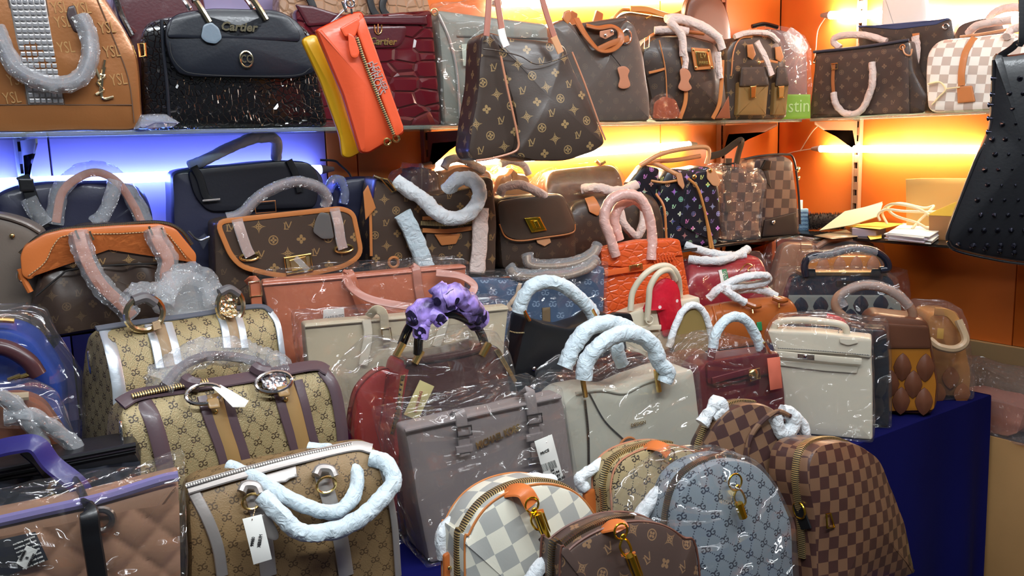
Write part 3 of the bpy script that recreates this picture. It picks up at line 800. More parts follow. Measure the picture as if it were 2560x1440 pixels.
b.tube('film_wrapped_handle', wrapm, [(320, 752, -.01), (352, 730, .01), (395, 726, .02), (430, 745, .02)], 0, .018, **filmh)
b.slab('clear_pouch', film_hazy, [(410, 790), (412, 730), (440, 690), (480, 676), (520, 690), (540, 735), (546, 780)], .02, .05, r=.01, smooth=4, cr=.008)
b.slab('ring_tab', webcol, [(382, 806), (402, 800), (406, 822), (386, 826)], -.034, .006, r=.002)
b.part(G().torus(b.side(224, 905, 270, 905, .010), .014, .0025, (1, -.3, 0), 1, 1.5), 'd_ring', chrome)
# --- black quilted tote
b = Bag('tote_bag', 'black quilted tote with gold grommets at the lower left', 'bag', 180, 1.46, TAB, -14)
b.slab('body', black_l, [(-60, 'b'), (-60, 1185), (330, 1120), (350, 1150), (356, 'b')], 0, .10, r=.006, co=.006)
quilt(b, 'quilted_front', leather('black_quilted_leather', c8(38, 42, 52), .45), [(-60, 1400), (352, 1330), (350, 1150), (-60, 1210)], -.001, .062, .007)
for dy in (0, 14): b.tube('rim_piping', black_l, [(-60, 1188+dy), (100, 1158+dy), (340, 1112+dy)], -.004+dy*.0004, .0045, n=8)
ringpart(b, 'grommet', mat('antique_gold', c8(190, 164, 104), .3, 1, bump=lambda nt: nz(nt, 300, 2), bs=.5), 150, 1222, 26, -.050, .0045)
navy = leather('navy_strap', c8(44, 40, 110), .35)
b.strap('handle', navy, [(-30, 1128, -.03), (40, 1112, -.04), (90, 1112, -.045), (130, 1160, -.045), (190, 1208, -.05), (216, 1248, -.05)], 0, .016, .005, up=(.3, -.6, .7))
b.strap('handle', black_l, [(66, 1120, -.012), (100, 1150, -.012), (130, 1190, -.01), (150, 1216, -.002)], 0, .012, .004, up=(.2, -1, .2))
b.strap('handle_strip', black_l, [(190, 1210, -.05), (212, 1246, -.12), (222, 1280, -.185), (228, 1340, -.192), (238, 1400, -.192), (250, 1480, -.19)], -.062, .0125, .005, label='black strap hanging over the brown quilted tote in front')
# --- brown quilted tote in film
b = Bag('tote_bag', 'brown quilted tote in clear film with a price sticker at the bottom left corner', 'bag', 210, 1.30, TAB, -14)
b.slab('body', leather('brown_leather', c8(152, 116, 92), .45), [(-70, 'b'), (-70, 1330), (200, 1275), (446, 1212), (456, 'b')], 0, .09, r=.008, co=.008)
quilt(b, 'quilted_front', leather('brown_quilted_leather', c8(160, 120, 94), .48), [(-70, 1520), (452, 1470), (448, 1250), (-70, 1352)], -.001, .062, .006)
b.tube('top_piping', leather('lilac_grey_piping', c8(120, 112, 160), .3), [(-60, 1316), (100, 1280), (250, 1246), (400, 1200), (446, 1190)], .004, .008)
filmbag(b, [(-80, 'b'), (-80, 1300), (60, 1265), (220, 1238), (330, 1228), (460, 1172), (468, 1300), (466, 'b')], -.016, .11, film, cr=.004)
card(b, 'care_card', mat('black_card', c8(34, 36, 42), .6), [(-20, 1354), (88, 1330), (120, 1400), (20, 1440), (-20, 1440)], -.012)
for i in range(7): b.text('MATERIAL AND CARE', 60+i*4, 1352+i*10, -.0136, 3.6, white_p, rot=.25, name='fine_print')
card(b, 'price_sticker', white_p, [(66, 1364), (94, 1376), (66, 1424), (40, 1408)], -.0142, label='white price sticker')
for i, s in enumerate(('07088N', 'B', 'ADM1177')): b.text(s, 57+i*11, 1388+i*6, -.0156, 7, ink, rot=1.05, sx=.8)
ringpart(b, 'grommet', mat('pewter_ring', c8(150, 146, 142), .3, 1), 252, 1300, 30, -.012, .005)
# --- blue bag and brown bag in film behind
b = Bag('handbag', 'royal blue handbag in clear film at the left edge', 'bag', 70, 1.72, TIER, -14)
b.slab('body', leather('royal_blue_leather', c8(26, 62, 150), .3), [(-90, 'b'), (-90, 820), (30, 825), (80, 850), (150, 950), (170, 'b')], 0, .12, r=.012, co=.03)
filmbag(b, [(-100, 'b'), (-100, 798), (50, 790), (96, 806), (130, 880), (190, 970), (200, 'b')], -.02, .15, film_strong, cr=.007)
b.tube('gold_edge', gold, [(-60, 806), (0, 800), (36, 802)], -.004, .005)
b.tube('film_wrapped_handle', leather('plum_handle', c8(72, 42, 46), .3), [(-40, 862), (20, 872), (70, 902), (96, 938)], -.035, .014, n=12)
for i in range(3): b.tube('metal_link', gold, [(20+i*16, 950-i*3), (52+i*17, 938-i*2)], -.04, .004)
b = Bag('handbag', 'rust brown handbag in clear film with glossy film handles at the left edge', 'bag', 90, 1.555, TAB, -8)
b.slab('body', leather('rust_leather', c8(128, 74, 48), .35), [(-90, 'b'), (-90, 1000), (60, 990), (110, 1010), (160, 1080), (205, 1160), (215, 'b')], 0, .06, r=.014, co=.03)
filmbag(b, [(-100, 'b'), (-100, 985), (70, 975), (140, 1005), (180, 1080), (222, 1180), (228, 'b')], -.018, .09, film_strong, cr=.006)
wrapd = filmmat('dark_handle_film', base=.14, sc=50, haze=.25)
for q in ([(-40, 990), (20, 1000), (80, 1070), (110, 1130)], [(10, 1044), (70, 1040), (130, 1070), (190, 1120), (215, 1160)]):
    b.tube('handle', leather('dark_handle', c8(44, 40, 46), .3), q, -.035, .009); b.tube('film_wrapped_handle', wrapd, q, -.035, .013, **filmh)
b.tube('flap_edge', leather('pale_edge', c8(170, 150, 120), .5), [(-40, 985), (30, 992), (72, 990)], -.006, .007)
# --- grey tote
greyl = leather('grey_leather', c8(134, 124, 122), .4)
b = Bag('tote_bag', 'large grey leather tote in clear film with belted straps and a barcode tag', 'bag', 1220, 1.39, TAB, -7)
o = b.slab('body', greyl, [(1075, 'b'), (1052, 1290), (1012, 1072), (1200, 1030), (1404, 984), (1428, 1140), (1450, 1290), (1452, 'b')], 0, .12, r=.006, co=.01, cr=.003, dtop=.05, shift=0)
b.tube('rim_piping', greyl, [(1012, 1078), (1120, 1054), (1260, 1022), (1402, 992)], -.004, .004)
for q in ([(1130, 1040, .03), (1148, 1030, -.002), (1156, 1070, -.007), (1164, 1138, -.008)], [(1300, 990, .03), (1322, 980, -.002), (1332, 1040, -.007), (1344, 1150, -.008)]): b.strap('belt_strap', greyl, q, 0, .0125, .003)
for (x, y) in ((1158, 1078), (1334, 1048)):
    gilt(b, -.014, [(x-16, y-8), (x+20, y-14), (x+22, y+8), (x-14, y+14)], .002, dark_metal)
    b.slab('strap_keeper', greyl, [(x-18, y+40), (x+24, y+32), (x+26, y+52), (x-16, y+58)], -.014, .006, r=.002)
gilt(b, -.018, [(1318, 1148), (1352, 1140), (1354, 1156), (1322, 1162)], .002, chrome)
b.text('MICHAEL KORS', 1246, 1092, -.004, 17, gold, rot=.22, ext=.0012, bold=.0006, sx=.75)
card(b, 'price_tag', white_p, [(1336, 1104), (1380, 1086), (1410, 1200), (1366, 1212)], -.026, label='white price tag with barcode')
g = G()
for i in range(16):
    x, y = 1352+i*2.3, 1162-i*.8
    p, q = b.L(x, y, -.0268), b.L(x+6, y+18, -.0268); g.tube([p, q], .0002+.0003*random.random(), 4, smooth=False)
b.part(g, 'barcode', ink)
for i, s in enumerate(('PRICE', '04', '847194', 'GREY', '$1,200.00')): b.text(s, 1362+i*5+(14 if i > 0 else 0), 1130+(i > 0)*38+i*8, -.0268, 7, ink, rot=.25)
b.tube('tag_string', white_p, [(1366, 1106, -.027), (1372, 1088, -.02)], 0, .0008, n=4)
filmbag(b, [(1068, 'b'), (1040, 1290), (996, 1064), (1200, 1018), (1410, 968), (1440, 1140), (1462, 1290), (1464, 'b')], -.018, .15, film, cr=.004)
# --- brown patent bag with purple scarf
patent = leather('brown_patent', c8(74, 44, 40), .14, .7); redl = leather('red_leather', c8(146, 40, 34), .35)
b = Bag('handbag', 'glossy dark brown handbag with a purple leopard scarf knotted on its handles', 'bag', 1140, 1.53, TAB, -4)
o = b.slab('body', patent, [(975, 'b'), (985, 1090), (996, 990), (1012, 905), (1090, 892), (1180, 876), (1226, 858), (1262, 876), (1288, 1010), (1296, 'b')], 0, .095, r=.012, co=.02, bulge=.008)
sidemat(o, redl, -1, .35)
b.slab('red_side', redl, [(900, 'b'), (880, 1060), (898, 975), (945, 930), (985, 920), (975, 'b')], .05, .05, r=.018, co=.03, label='red leather side of the bag')
b.slab('edge_trim', gold, [(1002, 940), (1014, 936), (1000, 1040), (984, 1088), (974, 1086), (990, 1030)], -.006, .004, r=.001)
g = G()
for i in range(12): g.add(*(lambda q: (q.v, q.f))(G().ball(b.L(1006-i*2.4, 950+i*12, -.010), .0026, 6, 4)))
b.part(g, 'studs', dark_metal)
b.slab('edge_trim', gold, [(1236, 876), (1248, 872), (1292, 950), (1288, 962)], -.006, .004, r=.001)
b.tube('top_rim', patent, [(1012, 905), (1090, 898), (1180, 880), (1226, 862)], 0, .006)
card(b, 'hang_tag', mat('cream_card', c8(206, 192, 132), .6), [(1050, 950), (1086, 966), (1044, 1052), (1010, 1036)], -.016)
b.text('HANDBAG', 1046, 1004, -.0168, 8, mat('red_ink', c8(170, 80, 70), .6), rot=1.2)
for q in ([(1004, 862, .01), (1022, 820, .0), (1050, 785, -.01), (1110, 775, -.02), (1170, 790, -.01), (1200, 830, 0), (1212, 862, .01)], [(1044, 884, -.02), (1050, 835, -.03), (1075, 795, -.04), (1130, 785, -.045), (1180, 805, -.035)]):
    b.tube('handle', blackp, q, 0, .0095, n=12, sub=8)
for (x, y) in ((1000, 872), (1046, 890), (1214, 872)): b.tube('handle_clasp', gold, [(x-10, y+18), (x, y), (x+8, y-14)], -.022, .008)
scarfm = mat('purple_leopard_silk', c8(146, 124, 204), .38, pat=lambda nt: ((vor(nt, 30, 'F1')-.27).ab().lt(.12)*nz(nt, 40, 2).gt(.42)).mx(vor(nt, 17, 'F1').lt(.14)), col2=c8(26, 18, 52), bump=lambda nt: nz(nt, 26, 3, 1.2, stretch=(1, 1, .3)), bs=.6, bd=.015, var=.8, vs=30)
g = G()
g.tube(b.pts([(1036, 818, -.02), (1056, 784, -.025), (1095, 766, -.03), (1130, 770, -.03), (1165, 776, -.03), (1198, 806, -.02)]), lambda k: .021+.006*math.sin(k*9), 24, nzs=.45, nf=22, sub=12)
g.tube(b.pts([(1050, 846, -.03), (1058, 806, -.03), (1086, 786, -.04), (1106, 806, -.045)]), lambda k: .017, 18, nzs=.5, nf=30, sub=12)
g.tube(b.pts([(1112, 772, -.04), (1104, 738, -.042), (1088, 714, -.035)]), lambda k: .024-.006*k, 18, nzs=.6, nf=26, sub=12)
g.tube(b.pts([(1104, 752, -.047), (1136, 736, -.047), (1166, 754, -.045), (1190, 786, -.03)]), lambda k: .021, 18, nzs=.5, nf=26, sub=12)
b.part(g, 'scarf', scarfm)
filmbag(b, [(968, 'b'), (900, 1080), (890, 960), (990, 862), (1060, 870), (1200, 830), (1250, 830), (1280, 880), (1300, 1000), (1306, 'b')], -.02, .15, film_strong, cr=.008)
# --- pale bag with white wrapped handles
pale = leather('pale_stone_leather', c8(196, 194, 178), .38)
b = Bag('handbag', 'pale stone leather handbag in streaked film with two thick white wrapped handles', 'bag', 1590, 1.42, TAB, -9)
b.slab('body', pale, [(1440, 'b'), (1432, 1180), (1412, 1010), (1440, 986), (1500, 976), (1560, 984), (1610, 960), (1680, 936), (1735, 924), (1752, 1060), (1756, 'b')], 0, .12, r=.008, co=.012, cr=.002)
b.tube('vertical_seam', zipd, [(1462, 1000), (1470, 1080), (1472, 1170)], -.003, .0028); b.tube('curved_seam', mat('dark_seam', c8(60, 58, 52), .6), [(1474, 985), (1510, 1050), (1552, 1092), (1562, 1100)], -.002, .0018)  # curved seam is a plain dark grey line
ringpart(b, 'ring_charm', VACH, 1570, 1120, 22, -.006, .003)
b.text('DESIGN', 1596, 1060, -.003, 9, gold, rot=.05)
for q, yo in (([(1460, 948), (1466, 905), (1496, 866), (1540, 838), (1590, 836), (1630, 862), (1648, 905), (1668, 930), (1660, 956)], -.025), ([(1412, 918), (1430, 875), (1462, 830), (1510, 808), (1560, 816), (1592, 840)], .05)):
    b.tube('wrapped_handle', tissue_b, q, yo, .0185, nzs=.3, n=14, sub=10)
b.tube('wrapped_handle', tissue_b, [(1540, 850), (1544, 885), (1556, 912)], .05, .016, nzs=.4, n=12)
for (x, y) in ((1456, 958), (1640, 945)): b.tube('handle_clasp', gold, [(x, y-20), (x+2, y), (x+8, y+34)], -.012, .006)
b.tube('rim_piping', pale, [(1440, 984), (1500, 974), (1560, 982), (1610, 958), (1680, 934)], 0, .004)
filmbag(b, [(1430, 'b'), (1420, 1180), (1396, 1006), (1430, 960), (1500, 960), (1560, 970), (1610, 940), (1700, 915), (1748, 912), (1764, 1060), (1768, 'b')], -.016, .15, film_strong, cr=.006)
# --- dark brown bag behind it
b = Bag('handbag', 'dark brown glossy handbag half hidden behind the pale stone bag', 'bag', 1545, 1.565, TAB, -9)
b.slab('body', patent, [(1420, 'b'), (1420, 960), (1450, 918), (1520, 912), (1600, 880), (1640, 905), (1650, 'b')], 0, .07, r=.01, co=.015)
filmbag(b, [(1396, 'b'), (1384, 950), (1440, 905), (1520, 902), (1600, 868), (1655, 895), (1660, 'b')], -.014, .1, film_strong, cr=.006)
# --- burgundy bag in film
burg = leather('burgundy_leather', c8(96, 28, 34), .3, .4)
b = Bag('handbag', 'burgundy handbag in clear film with a pale wrapped arch handle and gold lock', 'bag', 1850, 1.40, TAB, -12)
b.slab('body', burg, [(1746, 'b'), (1748, 930), (1770, 905), (1880, 888), (1950, 880), (1964, 980), (1968, 'b')], 0, .085, r=.008, co=.01)
b.slab('flap', burg, [(1770, 960), (1768, 908), (1880, 890), (1946, 884), (1950, 930), (1880, 945), (1800, 966)], -.008, .008, r=.003, co=.006)
b.strap('belt', burg, [(1780, 952), (1840, 936), (1880, 926)], -.012, .008, .003)
knob(b, 'turn_lock', gold, 1884, 936, 12, -.016)
gilt(b, -.014, [(1872, 926), (1898, 920), (1900, 946), (1876, 952)], .002)
b.tube('wrapped_handle', tissue_b, [(1782, 870), (1790, 832), (1815, 800), (1842, 792), (1868, 804), (1890, 840), (1902, 872)], .02, .0125, nzs=.25, n=14, sub=10)
for (x, y) in ((1780, 884), (1906, 880)): b.tube('handle_base', burg, [(x, y-14), (x-2, y+4), (x-6, y+22)], .016, .010, n=8)
b.tube('chain', gold, [(1910, 856), (1924, 880), (1930, 900)], .0, .004)
card(b, 'coral_tag', mat('coral_card', c8(222, 116, 92), .6), [(1918, 896), (1950, 892), (1956, 970), (1926, 976)], -.03)
filmbag(b, [(1738, 'b'), (1738, 930), (1752, 890), (1800, 850), (1870, 850), (1946, 862), (1962, 940), (1976, 'b')], -.022, .12, film, cr=.007)
# --- bag with an olive lined wrapped handle
b = Bag('handbag', 'small tan handbag in film with a tall white wrapped handle over an olive panel', 'bag', 1725, 1.565, TAB, -12)
brn = leather('chestnut_leather', c8(128, 82, 44), .35)
b.slab('body', brn, [(1668, 'b'), (1666, 920), (1700, 880), (1760, 872), (1786, 900), (1790, 'b')], 0, .07, r=.01, co=.02)
b.slab('olive_panel', leather('olive_suede', c8(140, 118, 66), .7), [(1688, 880), (1698, 820), (1716, 780), (1738, 768), (1760, 790), (1774, 850), (1778, 876)], .02, .03, r=.006, smooth=5)
b.tube('wrapped_handle', tissue, [(1672, 868), (1688, 815), (1712, 772), (1740, 764), (1764, 790), (1780, 850), (1784, 880)], .02, .0095, nzs=.35, n=12, sub=10)
knob(b, 'clasp', gold, 1750, 896, 10, -.006)
filmbag(b, [(1656, 'b'), (1656, 915), (1690, 850), (1770, 830), (1796, 890), (1798, 'b')], -.016, .1, film_warm, cr=.007)
# --- ivory flap bag
ivory = leather('ivory_leather', c8(214, 206, 186), .42)
def faced(name, label, x, y, h, a, cat='bag'): return Bag(name, label, cat, 0, 0, h, a, P=onz(x, y, h))
b = faced('handbag', 'ivory flap handbag with a short top handle standing at the table edge', 2060, 1090, TAB, -57)
o = b.slab('body', ivory, [(1954, 'b'), (1942, 990), (1932, 850), (1936, 836), (2178, 862), (2182, 960), (2182, 'b')], 0, .10, r=.006, co=.008, dtop=.06)
b.slab('flap', ivory, [(1918, 826), (2040, 832), (2180, 848), (2178, 896), (2150, 892), (2146, 890), (2060, 884), (1936, 878)], -.010, .07, r=.004, co=.008)
b.slab('lower_flap', ivory, [(1942, 900), (2146, 918), (2142, 934), (2060, 928), (1946, 914)], -.006, .006, r=.002, co=.003); b.strap('belt', ivory, [(1936, 884), (2000, 890), (2100, 900), (2154, 904)], -.016, .0085, .004)
b.slab('lock_plate', mat('brushed_nickel', c8(214, 210, 198), .25, 1), [(1994, 884), (2036, 887), (2036, 900), (1994, 897)], -.022, .004, r=.001); knob(b, 'turn_lock', chrome, 2014, 891, 6, -.024)
b.tube('handle', ivory, [(1932, 828, .03), (1946, 806, .02), (2000, 800, .015), (2060, 804, .015), (2108, 814, .02), (2118, 836, .03)], 0, .0095, n=12)
for x in (1938, 2106): ringpart(b, 'handle_ring', chrome, x, 830, 10, .02, .0018)
b.slab('clochette', ivory, [(2098, 846), (2140, 848), (2146, 858), (2120, 864), (2100, 858)], -.016, .004, r=.0015, co=.004)
sew(b, [(1944, 870), (2040, 876), (2174, 888)], -.0105, gthread)
filmbag(b, [(1926, 'b'), (1908, 830), (1935, 806), (2060, 800), (2150, 822), (2186, 842), (2186, 1000), (2184, 'b')], -.024, .13, film, cr=.004)
kp = onz(2060, 1090, TAB) + Matrix.Rotation(R(-57), 3, 'Z') @ Vector((.03, .118, 0))
b = Bag('handbag', 'navy black handbag in film squeezed behind the ivory flap bag', 'bag', 0, 0, TAB, -57, P=kp)
b.slab('body', leather('blue_black_leather', c8(22, 26, 38), .25, .5), [(1960, 'b'), (1945, 850), (1960, 812), (2216, 824), (2224, 900), (2224, 'b')], 0, .08, r=.01, co=.012)
b.tube('handle', patent, [(1976, 806), (1996, 794), (2060, 796), (2110, 806), (2160, 818)], .02, .010)
b.tube('handle_band', leather('red_band', c8(196, 40, 56), .4), [(2066, 792), (2096, 800), (2112, 812)], .015, .010)
filmbag(b, [(1956, 'b'), (1936, 850), (1950, 800), (2050, 790), (2222, 816), (2230, 900), (2230, 'b')], -.012, .11, film_strong, cr=.005)
# --- honeycomb bags at the table end
def pads(b, m, region, dx, dz, w, hgt, y0=-.002, blg=.007, test=None, name='leather_pad'):
    """padded lozenges in a staggered grid inside a pixel rectangle"""
    A = b.p(region[0], region[3], y0); B = b.p(region[2], region[1], y0)
    q_ = lambda t: 1/(abs(math.cos(t))+abs(math.sin(t)))**.36
    o = [(math.cos(t)*w/2*q_(t), math.sin(t)*hgt/2*q_(t)) for t in [2*math.pi*i/16 for i in range(16)]]
    base = None; z = A[1]; r = 0
    while z < B[1]:
        x = A[0]+(dx/2 if r % 2 else 0)
        while x < B[0]:
            if test is None or test(x, z, A, B):
                if base is None: base = G().slab(o, -.002, .004, r=.0015, bulge=blg, step=1, rings=3).build(name, m, b.o); k = base
                else: k = base.copy(); S.collection.objects.link(k)
                k.location = (x, y0, z)
            x += dx
        z += dz/2; r += 1
amber = leather('amber_leather', c8(190, 122, 40), .25, .4); cocoa = leather('cocoa_leather', c8(112, 70, 50), .4); padb = leather('brown_pad_leather', c8(122, 74, 52), .4)
b = faced('handbag', 'brown handbag with amber honeycomb front and a film wrapped arch handle', 2252, 1036, TAB, -48)
b.slab('body', cocoa, [(2180, 'b'), (2170, 930), (2168, 800), (2190, 784), (2320, 800), (2330, 850), (2350, 960), (2346, 1010), (2330, 'b')], 0, .12, r=.014, co=.02, bulge=.006)
b.slab('honeycomb_front', amber, [(2186, 1030), (2180, 930), (2186, 868), (2324, 866), (2342, 960), (2336, 1026)], -.010, .012, r=.004, co=.01)
pads(b, padb, (2196, 896, 2334, 1000), .060, .098, .048, .082, -.012, .009, lambda x, z, A, B: True)
b.slab('top_band', cocoa, [(2196, 872), (2192, 806), (2322, 816), (2328, 872)], -.016, .012, r=.004, co=.008)
b.tube('handle', leather('taupe_handle', c8(158, 122, 100), .4), [(2118, 800), (2090, 770), (2096, 740), (2140, 718), (2190, 716), (2240, 736), (2276, 770), (2284, 800)], .03, .0125, n=12, sub=8)
b.tube('film_wrapped_handle', wrapm, [(2110, 766), (2100, 742), (2142, 716), (2190, 714), (2240, 734), (2272, 766)], .03, .0145, nzs=.2, n=12, sub=8)
b = faced('handbag', 'tan slouchy handbag in film at the far right end of the table', 2392, 996, TAB, -40)
tanl = leather('tan_soft_leather', c8(190, 140, 82), .4)
b.slab('body', tanl, [(2340, 'b'), (2336, 920), (2316, 800), (2330, 782), (2400, 778), (2412, 830), (2436, 940), (2430, 985), (2420, 'b')], 0, .13, r=.02, co=.03, bulge=.012, cr=.004)
pads(b, leather('dark_tan_pad', c8(150, 96, 56), .4), (2344, 905, 2424, 985), .07, .1, .05, .07, -.012, .004)  # pads in a darker tan than the body
b.strap('buckled_strap', tanl, [(2336, 778, -.01), (2372, 784, -.02), (2396, 812, -.03), (2404, 826, -.03)], 0, .012, .004)
b.tube('handle', leather('cream_handle', c8(210, 184, 148), .5), [(2396, 800, -.03), (2414, 850, -.05), (2390, 872, -.06), (2350, 868, -.06), (2324, 850, -.04)], 0, .0115, nzs=.1)
card(b, 'paper_tag', mat('kraft_tag', c8(214, 170, 90), .6), [(2344, 820), (2360, 822), (2358, 848), (2342, 846)], -.05)
filmbag(b, [(2332, 'b'), (2330, 920), (2304, 800), (2330, 770), (2406, 772), (2424, 830), (2444, 940), (2438, 'b')], -.02, .16, film_warm, cr=.007)
# ================================================================ riser at the back of the table
terra = leather('terracotta_leather', c8(184, 104, 74), .35, .3)
b = Bag('tote_bag', 'wide terracotta tote in clear film with a white card, behind the beige tote', 'bag', 905, 1.88, TIER, -14)
b.slab('body', terra, [(700, 'b'), (690, 860), (654, 702), (900, 684), (1166, 662), (1160, 760), (1150, 'b')], 0, .11, r=.005, co=.008, dtop=.04, shift=0, cr=.002)
b.tube('rim_piping', terra, [(656, 712), (800, 700), (1000, 682), (1164, 668)], -.003, .003)
b.strap('side_strap', terra, [(620, 710, .02), (636, 704, .0), (642, 760, -.004), (650, 800, -.004)], 0, .012, .003)
gilt(b, -.008, [(622, 706), (652, 702), (654, 738), (624, 742)], .002, m=pgold)
rosew = leather('rose_strap', c8(172, 112, 96), .35)
b.strap('strap_loop', rosew, [(862, 690, .0), (880, 720, -.03), (920, 746, -.05), (990, 762, -.06), (1060, 768, -.06), (1140, 758, -.06), (1176, 735, -.05), (1184, 712, -.04), (1150, 690, -.03), (1090, 682, -.02)], 0, .010, .003, up=(0, -.8, .5), sub=10)
b.strap('belt_strap', terra, [(866, 684, .02), (876, 690, -.004), (900, 760, -.006), (940, 840, -.008)], 0, .012, .003)
b.strap('belt_strap', rosew, [(1032, 670, .02), (1040, 672, -.004), (1046, 720, -.006), (1054, 760, -.006)], 0, .011, .003)
card(b, 'info_card', white_p, [(808, 774), (860, 770), (862, 802), (808, 806)], -.014, label='white card'); b.text('CARE INFO', 836, 792, -.0148, 7, mat('grey_ink', c8(150, 150, 150), .6), rot=.08)
filmbag(b, [(694, 'b'), (680, 860), (644, 692), (880, 674), (1100, 656), (1174, 650), (1170, 760), (1162, 'b')], -.03, .15, film, cr=.005)
beigel = leather('beige_leather', c8(190, 176, 150), .4)
b = Bag('tote_bag', 'beige leather tote in clear film in front of the terracotta tote', 'bag', 1010, 1.72, TIER, -13)
b.slab('body', beigel, [(782, 'b'), (776, 950), (760, 808), (1000, 790), (1272, 764), (1262, 860), (1256, 'b')], 0, .10, r=.005, co=.008, dtop=.04, shift=0, cr=.002)
b.tube('rim_piping', beigel, [(762, 816), (900, 804), (1100, 788), (1270, 772)], -.003, .003)
for q in ([(916, 800), (920, 840), (908, 912)], [(1114, 790), (1104, 830), (1090, 866)]): b.strap('strap_end', leather('cream_strap', c8(214, 204, 184), .4), q, -.008, .010, .003)
for q in ([(922, 790, -.002), (940, 774, -.02), (958, 784, -.02), (962, 820, -.014), (968, 860, -.008)], [(1150, 772, -.002), (1166, 762, -.02), (1176, 790, -.02), (1184, 840, -.01)]): b.strap('belt_strap', beigel, q, 0, .010, .003)
gilt(b, -.018, [(954, 822), (976, 820), (980, 846), (956, 850)], .002, m=pgold)
filmbag(b, [(772, 'b'), (764, 950), (750, 800), (1000, 780), (1280, 752), (1276, 860), (1268, 'b')], -.026, .14, film, cr=.005)
denim = mat('blue_denim_letter_canvas', c8(62, 86, 118), .6, pat=lambda nt: ggmask(nt, .050, .1, 0.), col2=c8(128, 150, 176), grain=400, bs=.2, bd=.001, var=.3)
b = Bag('handbag', 'blue denim letter patterned bag in film with two bronze handles', 'bag', 1350, 1.87, TIER, -14)
b.slab('body', denim, [(1190, 'b'), (1180, 800), (1172, 696), (1300, 700), (1420, 690), (1516, 664), (1510, 780), (1498, 'b')], 0, .10, r=.010, co=.015, dtop=.05, cr=.003)
b.slab('centre_strap', leather('olive_strap', c8(120, 96, 62), .5), [(1356, 770), (1376, 768), (1378, 850), (1358, 850)], -.006, .005, r=.002)
bronze = leather('bronze_leather', c8(150, 124, 96), .32, metal=.3)
for q in ([(1276, 674, .02), (1290, 690, 0), (1340, 694, -.02), (1420, 690, -.03), (1470, 672, -.03), (1490, 654, -.02)], [(1318, 640, .03), (1326, 664, .02), (1380, 668, .01), (1440, 660, 0), (1480, 640, .0), (1494, 618, .01)]):
    b.tube('handle', bronze, q, 0, .010, n=12, sub=8); b.tube('film_wrapped_handle', wrapm, [(x, y-6, k) for x, y, k in q], 0, .016, nzs=.3, n=14, sub=8)
b.tube('rope_chain', mat('pale_rope', c8(206, 178, 150), .5), [(1302, 708), (1290, 740), (1272, 764), (1276, 776)], -.016, .006, nzs=.5, n=8, sub=8)
filmbag(b, [(1180, 'b'), (1170, 800), (1162, 690), (1300, 688), (1430, 672), (1524, 650), (1520, 780), (1510, 'b')], -.034, .14, film_strong, cr=.007)
crocb = lambda nt: (vor(nt, 40, 'DISTANCE_TO_EDGE', .9, (1, 1.5, 1))*7.).mn(1.0)
crocor = mat('orange_croc_leather', c8(222, 92, 42), .3, bump=crocb, bs=.5, bd=.003, coat=.35)
b = Bag('handbag', 'orange crocodile embossed handbag with two tall pink wrapped handles', 'bag', 1612, 1.80, TIER, -22)
o = b.slab('body', crocor, [(1512, 'b'), (1510, 760), (1502, 622), (1600, 602), (1702, 598), (1718, 690), (1736, 790), (1738, 'b')], 0, .11, r=.008, co=.012, dtop=.05, shift=0)
b.slab('flap', crocor, [(1504, 664), (1503, 626), (1600, 605), (1700, 602), (1708, 640), (1690, 640), (1684, 652), (1640, 660), (1560, 668)], -.006, .008, r=.003, co=.004)
b.strap('belt', leather('orange_leather', c8(226, 104, 50), .35), [(1512, 684), (1560, 676), (1620, 668), (1650, 664)], -.010, .0085, .003)
b.slab('lock_plate', gold, [(1572, 664), (1606, 658), (1608, 672), (1574, 678)], -.016, .005, r=.001); knob(b, 'turn_knob', gold, 1596, 664, 5, -.02)
for k in range(8): b.strap('fringe', crocor, [(1632+k*7, 634), (1634+k*8, 650), (1640+k*8, 664)], -.016, .002, .0015) if k < 8 else None
for q in ([(1540, 640, -.01), (1524, 590, -.01), (1510, 545, -.005), (1524, 504, .0), (1560, 486, .0), (1600, 496, 0), (1622, 540, 0), (1630, 590, 0), (1628, 650, -.01)], [(1548, 600, .04), (1536, 550, .04), (1550, 516, .04), (1585, 500, .04), (1614, 520, .04)]):
    b.tube('wrapped_handle', mat('pink_film_wrap', c8(222, 178, 168), .3, bump=lambda nt: nz(nt, 60, 4, .8), bs=.6, bd=.006, coat=.4), q, 0, .0145, nzs=.22, n=14, sub=10)
crims = leather('crimson_leather', c8(150, 22, 38), .25, .4)
b = Bag('duffel_bag', 'crimson red glossy duffel in film with white tissue wrapped handles', 'bag', 1822, 1.90, TIER, -22)
b.barrel(1830, 637, .2, .4)
b.slab('body', crims, [(1726, 'b'), (1716, 720), (1722, 660), (1760, 642), (1840, 636), (1900, 640), (1920, 690), (1926, 'b')], 0, .2, r=.012, co=.03, step=.012, rings=10)
b.slab('colour_label', mat('green_white_label', c8(40, 130, 80), .5), [(1804, 674), (1816, 672), (1824, 716), (1812, 718)], -.004, .002, r=.0006); b.slab('colour_label', white_p, [(1796, 676), (1804, 674), (1812, 718), (1804, 720)], -.004, .002, r=.0006)
b.text('GUCCI', 1814, 695, -.0055, 8, white_p, rot=-1.35)
for q in ([(1714, 612, .02), (1740, 622, .0), (1790, 636, -.01), (1830, 640, -.02), (1862, 636, -.02)], [(1722, 648, -.02), (1760, 652, -.03), (1810, 650, -.03), (1850, 634, -.02), (1870, 622, 0)]):
    b.tube('wrapped_handle', tissue, q, 0, .014, nzs=.35, n=14, sub=10)
b.tube('bow', gold, [(1850, 676), (1866, 660), (1880, 664), (1870, 676), (1900, 690)], -.01, .002)
